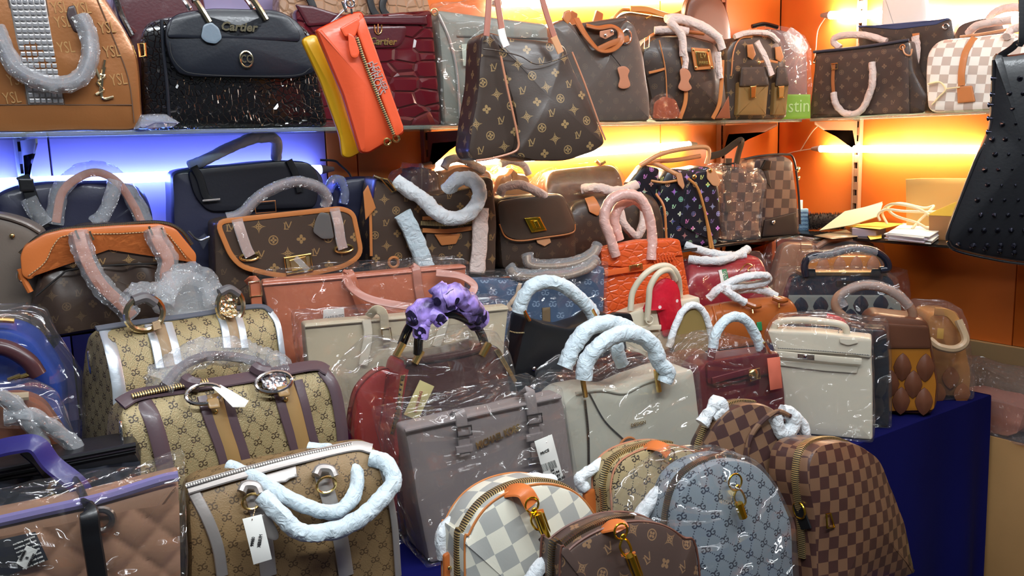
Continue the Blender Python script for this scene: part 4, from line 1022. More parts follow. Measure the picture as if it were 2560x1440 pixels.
filmbag(b, [(1720, 'b'), (1704, 720), (1712, 650), (1760, 634), (1840, 630), (1906, 630), (1930, 690), (1938, 'b')], -.012, .225, film, cr=.005)
white_l = leather('cream_smooth_leather', c8(216, 206, 182), .42)
b = Bag('handbag', 'cream handbag with tall round handles and a red printed scarf', 'bag', 1622, 1.70, TIER, -16)
b.slab('body', white_l, [(1556, 'b'), (1552, 830), (1560, 790), (1606, 770), (1660, 760), (1750, 742), (1762, 830), (1766, 'b')], 0, .10, r=.006, co=.008, dtop=.06)
b.slab('flap', white_l, [(1560, 800), (1562, 786), (1640, 764), (1652, 830), (1640, 846), (1592, 850), (1588, 836), (1568, 832)], -.008, .006, r=.002, co=.004)
b.strap('belt', white_l, [(1580, 826), (1620, 820), (1652, 818)], -.016, .007, .003)
for q in ([(1576, 776, .0), (1582, 730, 0), (1608, 690, -.01), (1640, 668, -.01), (1672, 666, -.01), (1694, 690, 0), (1700, 740, .03)], [(1618, 800, -.018), (1622, 750, -.025), (1626, 716, -.028), (1646, 684, -.03), (1672, 676, -.02), (1688, 700, 0)]):
    b.tube('handle', white_l, q, 0, .0085, n=12, sub=10)
ringpart(b, 'handle_ring', white_l, 1624, 800, 9, -.024, .002)
redsilk = mat('red_printed_silk', c8(206, 30, 52), .3, coat=.5, pat=lambda nt: vor(nt, 34, 'F1', 1.).lt(.16), col2=c8(240, 220, 220), bump=lambda nt: nz(nt, 25, 3), bs=.4, bd=.01)
b.slab('scarf', redsilk, [(1640, 712), (1666, 698), (1694, 710), (1706, 770), (1708, 800), (1676, 838), (1660, 836), (1640, 770), (1608, 780), (1620, 750)], -.014, .014, r=.005, smooth=3, cr=.006, bulge=.01)
caram = leather('caramel_leather', c8(162, 88, 40), .28, .4)
b = Bag('duffel_bag', 'caramel leather barrel bag with white wrapped handles', 'bag', 1886, 1.672, TIER, -14)
b.barrel(1880, 748, .11, .3)
b.slab('body', caram, [(1776, 'b'), (1766, 810), (1774, 770), (1820, 756), (1900, 744), (1964, 740), (1994, 764), (2000, 810), (1996, 'b')], 0, .11, r=.014, co=.03, step=.012, rings=10)
b.tube('end_piping', caram, [(1782, 766), (1790, 800), (1790, 840)], -.003, .004); b.tube('end_piping', caram, [(1800, 760), (1810, 796), (1812, 840)], -.003, .003)
for q in ([(1772, 746, .02), (1800, 720, .0), (1850, 696, -.01), (1900, 688, -.01), (1920, 694, .0), (1905, 708, .01), (1860, 716, .01)], [(1810, 722, -.02), (1830, 738, -.03), (1862, 756, -.035)], [(1840, 726, .02), (1880, 722, .02), (1920, 730, .02), (1940, 742, .02)], [(1812, 724, -.02), (1840, 716, 0), (1890, 714, .02)]):
    b.tube('wrapped_handle', tissue, q, 0, .0125, nzs=.35, n=14, sub=10)
for x, y in ((1880, 762), (1946, 748)): b.tube('handle_stub', caram, [(x-14, y-4), (x+8, y+4), (x+20, y+2)], -.03, .008); b.tube('drop_hook', gold, [(x, y+6), (x+2, y+22)], -.02, .003)
b.slab('colour_label', mat('green_white_label', c8(40, 130, 80), .5), [(1892, 806), (1904, 804), (1906, 826), (1894, 828)], -.006, .002, r=.0006)
b = Bag('handbag', 'black hobo bag with a pale blue wrapped arch handle, before the denim bag', 'bag', 1425, 1.675, TIER, -12)
b.slab('body', black_l, [(1290, 'b'), (1285, 930), (1306, 840), (1318, 790), (1360, 810), (1420, 822), (1480, 804), (1510, 780), (1560, 800), (1570, 880), (1566, 'b')], 0, .10, r=.008, co=.012, cr=.003)
b.tube('zipper', zipm, [(1274, 828), (1290, 832), (1310, 832)], -.004, .002)
b.tube('wrapped_handle', tissue_b, [(1296, 780, .0), (1306, 748, -.005), (1330, 716, -.01), (1370, 704, -.01), (1410, 716, -.01), (1445, 742, -.005), (1474, 772, 0), (1484, 790, 0)], 0, .0175, nzs=.25, n=14, sub=10)
for x, y in ((1316, 784), (1486, 780)): b.tube('handle_clasp', gold, [(x-6, y-8), (x, y+4), (x+8, y+18)], -.014, .005)
knob(b, 'rivet', chrome, 1336, 922, 5, -.004)
b.slab('side_wing', black_l, [(1500, 806), (1540, 782), (1578, 784), (1586, 806), (1560, 800), (1530, 812)], -.02, .02, r=.004, co=.006)
taupe = leather('taupe_leather', c8(158, 118, 94), .35, .4)
b = Bag('handbag', 'taupe handbag in shiny warm film in the corner below the papers', 'bag', 2078, 1.84, TIER, -36)
b.slab('body', taupe, [(1930, 'b'), (1936, 700), (1954, 620), (1972, 606), (2060, 612), (2140, 610), (2200, 618), (2222, 700), (2226, 'b')], 0, .12, r=.014, co=.02, dtop=.06, cr=.003)
b.tube('handle', taupe, [(2040, 618), (2080, 598), (2140, 600), (2180, 616)], -.01, .010)
gilt(b, -.012, [(2002, 606), (2030, 606), (2030, 622), (2002, 624)], .002, m=pgold)
filmbag(b, [(1922, 'b'), (1924, 700), (1944, 612), (1970, 598), (2060, 606), (2150, 598), (2212, 610), (2232, 690), (2268, 672), (2284, 780), (2270, 'b')], -.024, .16, film_warm, cr=.008)
b = Bag('handbag', 'tan honeycomb handbag standing right behind the navy clasp bag', 'bag', 2112, 1.73, TIER, -36)
b.slab('body', amber, [(2012, 'b'), (2010, 700), (2024, 640), (2196, 640), (2222, 700), (2222, 'b')], 0, .07, r=.01, co=.02)
pads(b, leather('rose_pad', c8(170, 116, 86), .3), (2036, 636, 2200, 700), .055, .09, .042, .066, -.002, .006)
filmbag(b, [(2004, 'b'), (2002, 700), (2014, 632), (2200, 630), (2230, 700), (2230, 'b')], -.016, .09, film_warm, cr=.005)
navyp = leather('navy_patent_leather', c8(34, 38, 52), .18, .6)
b = Bag('handbag', 'navy glossy clasp bag in film with a grey honeycomb band and wrapped top handle', 'bag', 2106, 1.615, TIER, -36)
b.slab('body', navyp, [(1968, 'b'), (1970, 740), (1984, 692), (2004, 686), (2210, 686), (2236, 700), (2248, 760), (2254, 'b')], 0, .09, r=.010, co=.02, dtop=.05)
b.slab('frame_bar', mat('dull_brass', c8(150, 124, 80), .35, .9), [(2002, 690), (2000, 680), (2214, 680), (2220, 690)], -.004, .05, r=.002)
b.slab('honeycomb_band', leather('grey_lattice_leather', c8(132, 134, 128), .4), [(1966, 800), (1972, 738), (2250, 738), (2256, 800)], -.006, .006, r=.002)
pads(b, navyp, (1976, 738, 2252, 800), .062, .082, .048, .062, -.006, .006)
b.tube('handle', navyp, [(2014, 690, -.01), (2012, 660, -.015), (2030, 640, -.02), (2080, 634, -.02), (2130, 622, -.02), (2180, 626, -.02), (2212, 646, -.015), (2220, 670, -.01), (2200, 676, -.01)], 0, .0115, n=12, sub=8)
b.tube('film_wrapped_handle', wrapm, [(2020, 648, -.02), (2080, 634, -.022), (2130, 622, -.022), (2190, 630, -.02)], 0, .014, nzs=.25, n=12, sub=8)
for x in (2026, 2192): b.slab('handle_mount', black_l, [(x-16, 692), (x-10, 672), (x+12, 672), (x+16, 692)], -.014, .008, r=.002, co=.003)
b.slab('name_plate', dark_metal, [(2092, 702), (2138, 702), (2138, 716), (2092, 716)], -.006, .003, r=.0008)
filmbag(b, [(1958, 'b'), (1960, 740), (1974, 684), (2004, 678), (2214, 676), (2246, 694), (2262, 760), (2266, 'b')], -.018, .12, film_strong, cr=.005)

# ================================================================ lower glass shelf, left to right
SY = 2.035
b = Bag('handbag', 'dark blue lit handbag with wrapped strap at the far left of the lower shelf', 'bag', 190, 2.15, LOW, -4)
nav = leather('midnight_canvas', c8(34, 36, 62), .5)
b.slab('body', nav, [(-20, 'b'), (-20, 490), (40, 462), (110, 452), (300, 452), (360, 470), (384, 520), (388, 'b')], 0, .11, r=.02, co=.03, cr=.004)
b.strap('strap', black_l, [(56, 440, -.01), (70, 470, -.02), (88, 520, -.02), (110, 570, -.02)], 0, .013, .003); b.slab('strap_buckle', black_l, [(44, 446), (84, 446), (88, 478), (50, 480)], -.03, .012, r=.003, co=.004)
b.tube('wrapped_handle', wrapm, [(70, 496), (90, 530), (112, 560)], -.03, .017, nzs=.3, n=12)
b.tube('tassel', nav, [(340, 490), (360, 510), (372, 530)], -.01, .006, nzs=.5)
b = Bag('handbag', 'taupe grey flap bag cut off by the left edge of the picture', 'bag', 30, 2.03, LOW, -14)
b.slab('body', leather('grey_taupe_leather', c8(112, 100, 90), .45), [(-70, 'b'), (-70, 530), (0, 535), (60, 552), (108, 580), (110, 640), (100, 'b')], 0, .09, r=.014, co=.02)
knob(b, 'stud', gold, 30, 590, 7, -.004)
b.tube('rim_piping', leather('grey_taupe_leather', c8(112, 100, 90), .45), [(-60, 536), (0, 540), (60, 558), (100, 580)], 0, .005)
# big brown monogram bag
b = Bag('handbag', 'large dark monogram bag with an orange tan yoke and film wrapped handles', 'bag', 270, 2.0, LOW-.06, -8, P=at(270, 1.965, LOW+.002))
gath = lambda p: Vector((p.x, p.y-.030*max(0, 1-p.z/.22)-.008*math.sin(p.x*70+p.z*20)*max(0, min(1, (.19-p.z)/.08)), p.z))
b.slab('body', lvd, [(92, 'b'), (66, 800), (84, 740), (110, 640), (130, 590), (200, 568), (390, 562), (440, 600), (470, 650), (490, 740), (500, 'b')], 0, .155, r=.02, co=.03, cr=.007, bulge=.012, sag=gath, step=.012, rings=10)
b.slab('yoke', VACH2, [(50, 640), (60, 616), (110, 586), (160, 574), (300, 564), (400, 560), (440, 572), (492, 636), (490, 664), (470, 650), (430, 604), (412, 588), (380, 582), (260, 588), (170, 592), (140, 612), (118, 660), (76, 702), (54, 690)], -.032, .05, r=.004, co=.008, step=.01)
b.slab('front_panel', lvs, [(124, 664), (146, 618), (176, 598), (300, 590), (408, 588), (440, 620), (462, 656), (380, 660), (300, 660), (180, 672)], -.026, .03, r=.003, co=.006)
sew(b, [(70, 690), (112, 656), (136, 610), (170, 588), (300, 584), (404, 580), (436, 606), (466, 646)], -.034, thread)
b.tube('zipper', zipd, [(50, 634), (100, 590), (160, 572), (300, 560), (400, 556), (450, 574), (480, 612)], -.012, .004, n=6)
b.tube('gather_seam', blackthread, [(90, 740), (150, 690), (180, 674), (300, 662), (460, 658)], -.036, .002)
for q in ([(196, 582, -.04), (206, 620, -.05), (226, 670, -.055), (256, 716, -.055), (300, 758, -.05), (330, 790, -.045)], [(384, 574, -.04), (396, 606, -.05), (420, 650, -.055), (414, 690, -.055), (430, 730, -.05)]):
    b.strap('handle', leather('rose_tan_handle', c8(196, 120, 84), .4), q, 0, .012, .005); b.tube('film_wrapped_handle', wrapm, q, 0, .0205, nzs=.35, n=14, sub=8)
for x, y in ((190, 582), (226, 584), (374, 572), (404, 576)): b.tube('staple', pgold, [(x-2, y-6), (x+8, y+16)], -.056, .0025)
b.tube('film_wrapped_handle', wrapm, [(136, 560, .16), (150, 480, .16), (200, 432, .16), (250, 424, .16), (300, 450, .16), (340, 510, .16), (360, 556, .16)], 0, .0185, nzs=.3, n=14, sub=8)
b.strap('rear_handle', leather('rose_tan_handle', c8(196, 120, 84), .4), [(140, 556, .16), (156, 480, .16), (204, 440, .16), (250, 432, .16), (296, 458, .16), (334, 514, .16), (354, 556, .16)], 0, .009, .004)
b.tube('film_wrapped_handle', wrapm, [(290, 450, .12), (276, 500, .12), (256, 540, .12), (236, 560, .12)], 0, .016, nzs=.4, n=12)
ringpart(b, 'd_ring', pgold, 54, 690, 14, -.02, .0025, .7, 1.2); b.tube('ring_tab', VACH2, [(50, 672), (60, 700), (76, 730)], -.02, .006)
# dark satchel lit blue
b = Bag('handbag', 'black blue lit satchel with a flap strap and wrapped blue handle below the shelf tube', 'bag', 620, 2.145, LOW, -6)
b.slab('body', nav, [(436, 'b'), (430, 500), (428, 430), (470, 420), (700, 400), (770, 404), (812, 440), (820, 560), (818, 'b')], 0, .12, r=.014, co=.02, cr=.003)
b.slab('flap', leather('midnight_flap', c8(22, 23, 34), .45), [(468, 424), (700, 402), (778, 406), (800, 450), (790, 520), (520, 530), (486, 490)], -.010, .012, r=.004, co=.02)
b.tube('film_wrapped_handle', mat('blue_white_wrap', c8(196, 206, 232), .5, bump=lambda nt: nz(nt, 60, 4, .8), bs=.5, bd=.005), [(474, 416, .02), (520, 396, .0), (590, 362, -.01), (640, 344, -.01), (684, 346, -.01), (692, 368, .0), (690, 396, .02)], 0, .0135, nzs=.25, n=14, sub=10)
b.strap('flap_strap', black_l, [(484, 416), (500, 446), (514, 490), (528, 500)], -.016, .009, .003); b.tube('strap_tip', chrome, [(506, 502), (550, 498)], -.02, .003); b.strap('flap_strap', black_l, [(722, 400), (740, 440), (750, 480)], -.016, .009, .003)
gilt(b, -.02, [(636, 506), (688, 502), (690, 530), (640, 534)], .002, m=VACH)
b = Bag('handbag', 'small black bag with a film loop tinted with blue shine between the two flap satchels', 'bag', 875, 2.17, LOW, -6)
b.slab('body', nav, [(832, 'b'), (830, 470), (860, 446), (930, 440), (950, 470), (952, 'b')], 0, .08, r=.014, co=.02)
b.tube('film_loop', filmmat('blue_shine_film', tint=(.3, .4, 1), base=.2, sc=30, haze=.25), [(822, 480), (830, 452), (850, 450), (862, 480), (858, 510)], -.02, .012, nzs=.4, n=12)  # blue shine of the tube is put into the loop's tint
b.tube('cord', black_l, [(800, 400), (836, 402), (850, 412), (870, 430), (880, 446)], .04, .003)
# monogram satchel with tan edging
b = Bag('handbag', 'monogram flap satchel edged in tan with a square gold clasp and film wrapped handle', 'bag', 720, 2.025, LOW, -7)
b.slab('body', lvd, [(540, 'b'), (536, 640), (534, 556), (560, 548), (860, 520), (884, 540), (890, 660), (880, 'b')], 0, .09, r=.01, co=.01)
b.slab('flap', lvt, [(532, 550), (700, 532), (850, 516), (882, 530), (904, 636), (860, 668), (740, 694), (680, 690), (600, 670), (570, 640)], -.014, .016, r=.004, co=.03, rings=5)
P = resample(fillet(b.out([(532, 550), (700, 532), (850, 516), (882, 530), (904, 636), (860, 668), (740, 694), (680, 690), (600, 670), (570, 640)]), .03), .012)
b.part(G().tube([Vector((p[0], -.014, p[1])) for p in inset(P, .004 if area2(P) > 0 else -.004)], .005, 8, flat=(.0062, .0035), up=(0, -1, 0), closed=True, smooth=False), 'edging', VACH)
for q, (gx, gy) in (([(592, 548, -.012), (602, 580, -.02), (616, 620, -.021), (626, 640, -.021)], (624, 642)), ([(836, 520, -.012), (846, 560, -.02), (852, 600, -.021), (858, 622, -.021)], (860, 622))):
    b.strap('flap_strap', leather('rose_tan_strap', c8(190, 128, 92), .35), q, 0, .0115, .003); ringpart(b, 'strap_ring', gold, gx, gy, 17, -.020, .0028, 1.35, .55)
    b.strap('strap_film', film_hazy, [(x, y, k-.005) for x, y, k in q], 0, .0125, .002)
for k, w in ((0, 34), (1, 20)): gilt(b, -.020-k*.003, [(744-w, 660-w*.45), (744+w*.95, 652-w*.5), (748+w, 660+w*.45), (748-w*.9, 668+w*.55)], .0028-k*.0008, name='clasp_frame')
b.slab('clasp_plate', mat('pale_gold_plate', c8(226, 206, 150), .3, 1), [(714, 646), (774, 638), (778, 672), (720, 680)], -.018, .003, r=.001)
b.strap('clasp_tape', film_hazy, [(738, 644), (770, 676)], -.026, .007, .001)
b.tube('film_wrapped_handle', wrapm, [(568, 546, 0), (604, 534, -.005), (650, 490, -.01), (700, 464, -.01), (750, 454, -.01), (800, 470, -.01), (818, 496, -.005), (812, 516, 0)], 0, .0135, nzs=.2, n=14, sub=10)
b.tube('handle', leather('mauve_handle', c8(120, 100, 104), .4), [(568, 546, 0), (604, 534, -.005), (650, 490, -.01), (700, 464, -.01), (750, 454, -.01), (800, 470, -.01), (818, 496, -.005), (812, 516, 0)], 0, .010, n=12, sub=10)
b.slab('grey_tag', leather('grey_tag_leather', c8(100, 96, 94), .4), [(790, 548), (800, 530), (824, 534), (836, 596), (806, 598), (782, 580)], -.022, .003, r=.001, co=.008)
b.tube('end_clip', chrome, [(470, 578), (496, 600), (524, 592)], .02, .003); b.slab('end_film', film_strong, [(496, 600), (516, 586), (528, 596), (510, 624)], .01, .02, r=.004, cr=.004)
# monogram bag with white wrapped handles
b = Bag('handbag', 'monogram bag with two hanging white wrapped straps and a front zip pocket', 'bag', 1080, 2.025, LOW, -9)
b.slab('body', lv, [(928, 'b'), (924, 560), (940, 440), (980, 448), (1010, 480), (1100, 486), (1180, 466), (1216, 440), (1236, 446), (1244, 560), (1240, 'b')], 0, .11, r=.01, co=.012, cr=.003)
b.slab('pocket_front', lvs, [(1060, 670), (1066, 580), (1190, 564), (1196, 660)], -.012, .014, r=.004, co=.006)
b.strap('pocket_zip', zipm, [(1052, 558), (1120, 560), (1196, 552)], -.014, .006, .003)
b.strap('pocket_edge', VACH, [(1056, 576), (1120, 578), (1196, 568)], -.016, .006, .002); b.strap('pocket_edge', VACH, [(1056, 546), (1120, 544), (1176, 540)], -.010, .005, .002)
b.slab('pocket_tab', VACH, [(1086, 586), (1152, 584), (1140, 610), (1104, 614)], -.018, .003, r=.001, co=.004)
b.strap('side_edge', VACH, [(920, 480), (926, 540), (928, 640)], -.004, .004, .002)
b.tube('top_zip', zipd, [(934, 440), (970, 456), (990, 478)], -.006, .004); b.tube('zip_pull', gold, [(952, 446), (970, 448), (990, 476), (980, 480)], -.014, .002, closed=True, smooth=False, n=6)
b.tube('wrapped_handle', tissue, [(990, 452, 0), (1020, 474, -.02), (1060, 500, -.04), (1090, 530, -.05), (1130, 546, -.055), (1170, 534, -.05), (1196, 500, -.04), (1194, 462, -.03), (1166, 446, -.01), (1140, 452, 0), (1118, 478, .02)], 0, .0195, nzs=.3, n=16, sub=10)
b.strap('wrapped_strap', tissue_b, [(1006, 534), (1030, 580), (1050, 630), (1066, 670)], -.024, .024, .010, nzs=.2, n=12); b.strap('wrapped_strap', tissue_w, [(1202, 520), (1200, 570), (1198, 620), (1192, 680)], -.026, .023, .010, nzs=.2, n=12)
b.slab('side_tag', VACH, [(908, 480), (920, 462), (940, 520), (914, 550)], -.01, .003, r=.001); ringpart(b, 'toggle', VACH, 984, 656, 12, -.01, .004)
# small flap bag with turn lock
b = Bag('handbag', 'small plain brown flap bag with a square gold turn lock and pointed tan tab', 'bag', 1345, 2.03, LOW, -10)
b.slab('body', lvd, [(1256, 'b'), (1246, 560), (1244, 500), (1270, 490), (1410, 484), (1440, 540), (1444, 'b')], 0, .09, r=.012, co=.02)
plainb = leather('plain_brown_canvas', c8(88, 72, 60), .4)
b.slab('flap', plainb, [(1244, 504), (1300, 494), (1406, 486), (1438, 560), (1432, 582), (1300, 602), (1264, 592), (1248, 560)], -.012, .014, r=.004, co=.02)
b.tube('flap_piping', VACH, [(1248, 560), (1264, 592), (1300, 602), (1360, 594), (1430, 582), (1438, 560)], -.012, .0022)
b.slab('lock_plate', yellowgold, [(1312, 546), (1350, 542), (1368, 576), (1330, 582)], -.018, .005, r=.001); b.slab('lock_knob', yellowgold, [(1332, 552), (1344, 550), (1354, 570), (1342, 573)], -.030, .014, r=.003, co=.002)
b.slab('tab', VACHP, [(1340, 598), (1374, 593), (1378, 606), (1362, 616), (1344, 608)], -.008, .003, r=.001)
b.tube('wrapped_handle', tissue_w, [(1250, 486, 0), (1262, 468, -.01), (1300, 462, -.01), (1340, 478, -.01), (1362, 490, 0)], 0, .013, nzs=.35, n=12, sub=8)
# bags behind, in brown light
warml = leather('honey_leather', c8(160, 108, 56), .35, .3)
def roundbag(x0, x1, y0, px, label, m, fm, Y=2.16):
    b = Bag('handbag', label, 'bag', px, Y, LOW, -6)
    b.slab('body', m, [(x0, 'b'), (x0, y0+45), (x0+30, y0+14), ((x0+x1)/2, y0), (x1-30, y0+12), (x1, y0+40), (x1, 'b')], 0, .11, r=.02, smooth=5, cr=.004)
    filmbag(b, [(x0-8, 'b'), (x0-8, y0+45), (x0+26, y0+6), ((x0+x1)/2, y0-8), (x1-26, y0+4), (x1+8, y0+40), (x1+8, 'b')], -.014, .135, fm, smooth=5, cr=.007)
    return b
b = roundbag(1090, 1236, 412, 1164, 'honey coloured bag in crinkled film under the hanging tote, left of two', warml, film_warm)
b.tube('wrapped_handle', tissue_w, [(1110, 420), (1122, 400), (1150, 396), (1180, 410), (1210, 426)], 0, .012, nzs=.3, n=12)
b = roundbag(1246, 1330, 420, 1288, 'honey coloured bag in crinkled film under the hanging tote, right of two', leather('sand_leather', c8(176, 130, 78), .4), film_warm)
b.tube('wrapped_handle', tissue_w, [(1250, 410), (1280, 402), (1310, 414), (1322, 436)], 0, .011, nzs=.3, n=12)
b = roundbag(1022, 1092, 418, 1056, 'dark purple brown bag edge in film beside the slotted upright', leather('aubergine_leather', c8(70, 44, 48), .4), film_warm)
b = Bag('duffel_bag', 'brown duffel in streaked film lit by the tube behind it', 'bag', 1462, 2.14, LOW, -8)
b.barrel(1460, 416, .13, .5)
b.slab('body', leather('umber_leather', c8(104, 66, 34), .35), [(1372, 'b'), (1366, 470), (1376, 428), (1460, 418), (1530, 412), (1556, 440), (1560, 'b')], 0, .13, r=.014, co=.03)
filmbag(b, [(1362, 'b'), (1354, 470), (1368, 420), (1460, 408), (1536, 404), (1566, 440), (1570, 'b')], -.012, .155, film_warm, cr=.006)
b.tube('handle_ring', gold, [(1490, 402), (1500, 410), (1512, 404)], .02, .006)
# speedy with tissue handles
b = Bag('duffel_bag', 'rounded monogram duffel with crumpled warm tissue on its handles, behind the orange bag', 'bag', 1560, 2.03, LOW, -12)
b.barrel(1540, 484, .09, .5)
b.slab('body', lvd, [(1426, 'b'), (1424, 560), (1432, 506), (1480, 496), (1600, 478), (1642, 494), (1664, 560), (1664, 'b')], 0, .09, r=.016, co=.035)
b.tube('piping', VACH, [(1640, 484), (1660, 520), (1666, 600)], -.002, .004)
b.tube('wrapped_handle', tissue_w, [(1456, 474, .03), (1490, 470, 0), (1530, 478, -.01), (1560, 476, 0), (1590, 462, .01)], 0, .016, nzs=.4, n=14, sub=8)
b.tube('wrapped_handle', tissue_w, [(1548, 520, -.03), (1560, 560, -.03), (1590, 590, -.03), (1604, 570, -.03), (1610, 520, -.02), (1596, 486, 0)], 0, .013, nzs=.3, n=12, sub=8)
b.slab('handle_tab', VACH, [(1462, 496), (1484, 490), (1506, 530), (1494, 540), (1474, 530)], -.008, .004, r=.001, co=.003)
# multicolour bucket bag
mcc = mat('black_multicolour_canvas', c8(30, 30, 40), .35, coat=.3, pat=lambda nt: lvmask(nt, .048, .05), col2=(1, 1, 1))
nt = mcc.node_tree; vn = nt.nodes.new('ShaderNodeTexVoronoi'); vn.inputs['Scale'].default_value = 26
um = nt.nodes.new('ShaderNodeUVMap'); um.uv_map = 'UVMap'; nt.links.new(um.outputs[0], vn.inputs['Vector'])
hs = nt.nodes.new('ShaderNodeHueSaturation'); hs.inputs['Saturation'].default_value = .75; hs.inputs['Value'].default_value = .9; nt.links.new(vn.outputs['Color'], hs.inputs['Color'])
for n in nt.nodes:
    if n.type == 'MIX': nt.links.new(hs.outputs[0], n.inputs[7])
b = Bag('handbag', 'black bucket bag with multicoloured monogram, tan handles and a tan drawstring', 'bag', 1740, 2.03, LOW, -14)
b.slab('body', mcc, [(1664, 'b'), (1650, 560), (1650, 470), (1670, 420), (1720, 424), (1780, 412), (1800, 470), (1806, 560), (1800, 'b')], 0, .13, r=.014, co=.02, cr=.005, bulge=.01)
b.slab('fold_panel', mcc, [(1700, 560), (1716, 470), (1740, 430), (1784, 418), (1800, 500), (1806, 570), (1770, 600)], -.014, .014, r=.005, co=.012, cr=.004)
cord = leather('tan_cord', c8(196, 134, 70), .45)
b.tube('drawstring', cord, [(1720, 446, -.02), (1744, 470, -.026), (1760, 520, -.026), (1768, 560, -.024), (1776, 620, -.02)], 0, .0045); b.tube('drawstring', cord, [(1764, 540, -.024), (1774, 580, -.024), (1784, 630, -.022)], 0, .0045)
b.tube('drawstring', cord, [(1628, 452, .0), (1660, 456, -.01), (1700, 450, -.014)], 0, .004)
for q in ([(1600, 414, .0), (1650, 386, -.01), (1710, 372, -.01), (1764, 368, -.01), (1772, 386, -.005), (1766, 410, 0)], [(1604, 408, .04), (1640, 410, .02), (1680, 430, 0), (1700, 440, -.01)], [(1620, 404, .05), (1690, 400, .04), (1750, 390, .04)]):
    b.tube('handle', leather('honey_handle', c8(206, 150, 104), .4), q, 0, .0075, n=10, sub=8)
b.slab('handle_patch', VACHP, [(1768, 424), (1784, 418), (1800, 448), (1798, 466), (1782, 464), (1768, 446)], -.022, .004, r=.001, co=.006); b.slab('handle_patch', VACHP, [(1690, 432), (1704, 432), (1712, 464), (1708, 474), (1696, 460)], -.022, .004, r=.001, co=.004)
knob(b, 'rivet', gold, 1776, 426, 5, -.024); knob(b, 'eyelet', gold, 1736, 442, 6, -.02)
b.slab('silhouette_flap', mcc, [(1572, 460), (1610, 412), (1650, 420), (1650, 520), (1610, 500)], .02, .05, r=.01, co=.01)
# brown checked bags
chk = mat('dark_check_canvas', c8(116, 90, 76), .4, pat=lambda nt: checks(nt, .033, .06), col2=c8(70, 52, 50), coat=.1)
b = Bag('handbag', 'brown checked shoulder bag with a wide upright strap, right of the multicoloured bucket', 'bag', 1856, 2.03, LOW, -14)
b.slab('body', chk, [(1814, 'b'), (1810, 520), (1812, 430), (1840, 416), (1900, 430), (1914, 450), (1904, 500), (1900, 'b')], 0, .12, r=.012, co=.015, cr=.004)
b.strap('strap', leather('dark_olive_strap', c8(70, 54, 40), .45), [(1770, 392, .03), (1806, 382, .02), (1836, 360, .01), (1854, 352, 0), (1846, 384, .02), (1840, 412, .03)], 0, .012, .004)
b.strap('strap', leather('dark_olive_strap', c8(70, 54, 40), .45), [(1822, 396), (1820, 440), (1820, 480), (1822, 530)], -.012, .013, .004); gilt(b, -.018, [(1806, 410), (1836, 408), (1836, 424), (1806, 426)], .003, dark_metal)
filmbag(b, [(1806, 'b'), (1802, 520), (1806, 424), (1840, 408), (1906, 424), (1920, 450), (1910, 500), (1906, 'b')], -.024, .15, film_warm, cr=.005)
b = Bag('handbag', 'brown checked satchel at the corner end of the lower shelf', 'bag', 1948, 2.02, LOW, -16)
b.slab('body', chk, [(1906, 'b'), (1902, 500), (1884, 420), (1890, 396), (1960, 388), (1984, 400), (1994, 480), (2000, 570), (1992, 'b')], 0, .12, r=.012, co=.015, cr=.003)
b.slab('base_panel', leather('dark_brown_leather', c8(50, 38, 36), .4), [(1906, 592), (1912, 550), (1990, 530), (1996, 586)], -.006, .008, r=.003, co=.004); knob(b, 'stud', chrome, 1934, 556, 5, -.01)
b.tube('top_piping', leather('dark_brown_leather', c8(50, 38, 36), .4), [(1860, 398), (1900, 390), (1960, 386), (1984, 398), (1996, 480), (2000, 560)], .01, .004)
b.slab('strap_buckle', dark_metal, [(1902, 424), (1914, 400), (1930, 402), (1926, 424)], -.012, .01, r=.002); b.slab('strap_tip', leather('dark_brown_leather', c8(50, 38, 36), .4), [(1910, 428), (1922, 426), (1928, 470), (1920, 460)], -.010, .003, r=.001)
knob(b, 'side_ring', pgold, 1994, 424, 7, .01); knob(b, 'side_ring', pgold, 1996, 446, 5, .01)
# ---------------------------------------------------------------- right lower shelf clutter
SX = 2.70
def atX(px, X, h):
    y = 700.
    for i in range(12):
        p = onX(px, y, X); q = onX(px, y+10, X); y += (h-p.z)/((q.z-p.z)/10)
    return onX(px, y, X)
def cl(name, label, cat, px, X, h, a=0, lean=0, group=None): return Bag(name, label, cat, 0, 0, h, a, lean, P=atX(px, X, h), group=group)
b = cl('box', 'small pale blue printed carton beside the checked satchel', 'box', 2010, 2.79, LOW, -38)
b.slab('carton', mat('pale_blue_card', c8(132, 170, 196), .6), [(1998, 'b'), (1998, 524), (2021, 522), (2022, 'b')], 0, .03, r=.001)
for i in range(5): b.text('CONTENTS', 2009, 532+i*10, -.001, 5, mat('dark_blue_ink', c8(50, 70, 120), .6))
b = cl('paper_roll', 'upright white paper slip behind the pale blue carton', 'paper', 2004, 2.86, LOW, -38)
b.slab('slip', white_p, [(1998, 'b'), (2000, 500), (2007, 500), (2007, 'b')], 0, .002, r=.0005)
b = cl('fur_pompom', 'dark brown fur trim lying on the right shelf behind the envelopes', 'fur', 2062, 2.84, LOW, -45)
g = G(); furm = mat('dark_fur', c8(34, 20, 15), .9, var=.6)
A, Bq = b.L(2022, 560), b.L(2110, 556); A.z = .03; Bq.z = .03
g.tube([A, (A+Bq)/2+Vector((0, 0, .004)), Bq], .026, 14, nzs=.2)
for i in range(900):
    t = random.random(); an = random.random()*6.28; p = A.lerp(Bq, t); n = Vector((random.uniform(-.3, .3), math.cos(an), math.sin(an))); q = p+n*.026
    if q.z < .004: continue
    e = q+n*.012; e.z = max(.002, e.z); s_ = Vector((.0012, 0, .0006)); k = len(g.v); g.add([q-s_, q+s_, e], [[0, 1, 2]])
b.part(g, 'fur', furm)
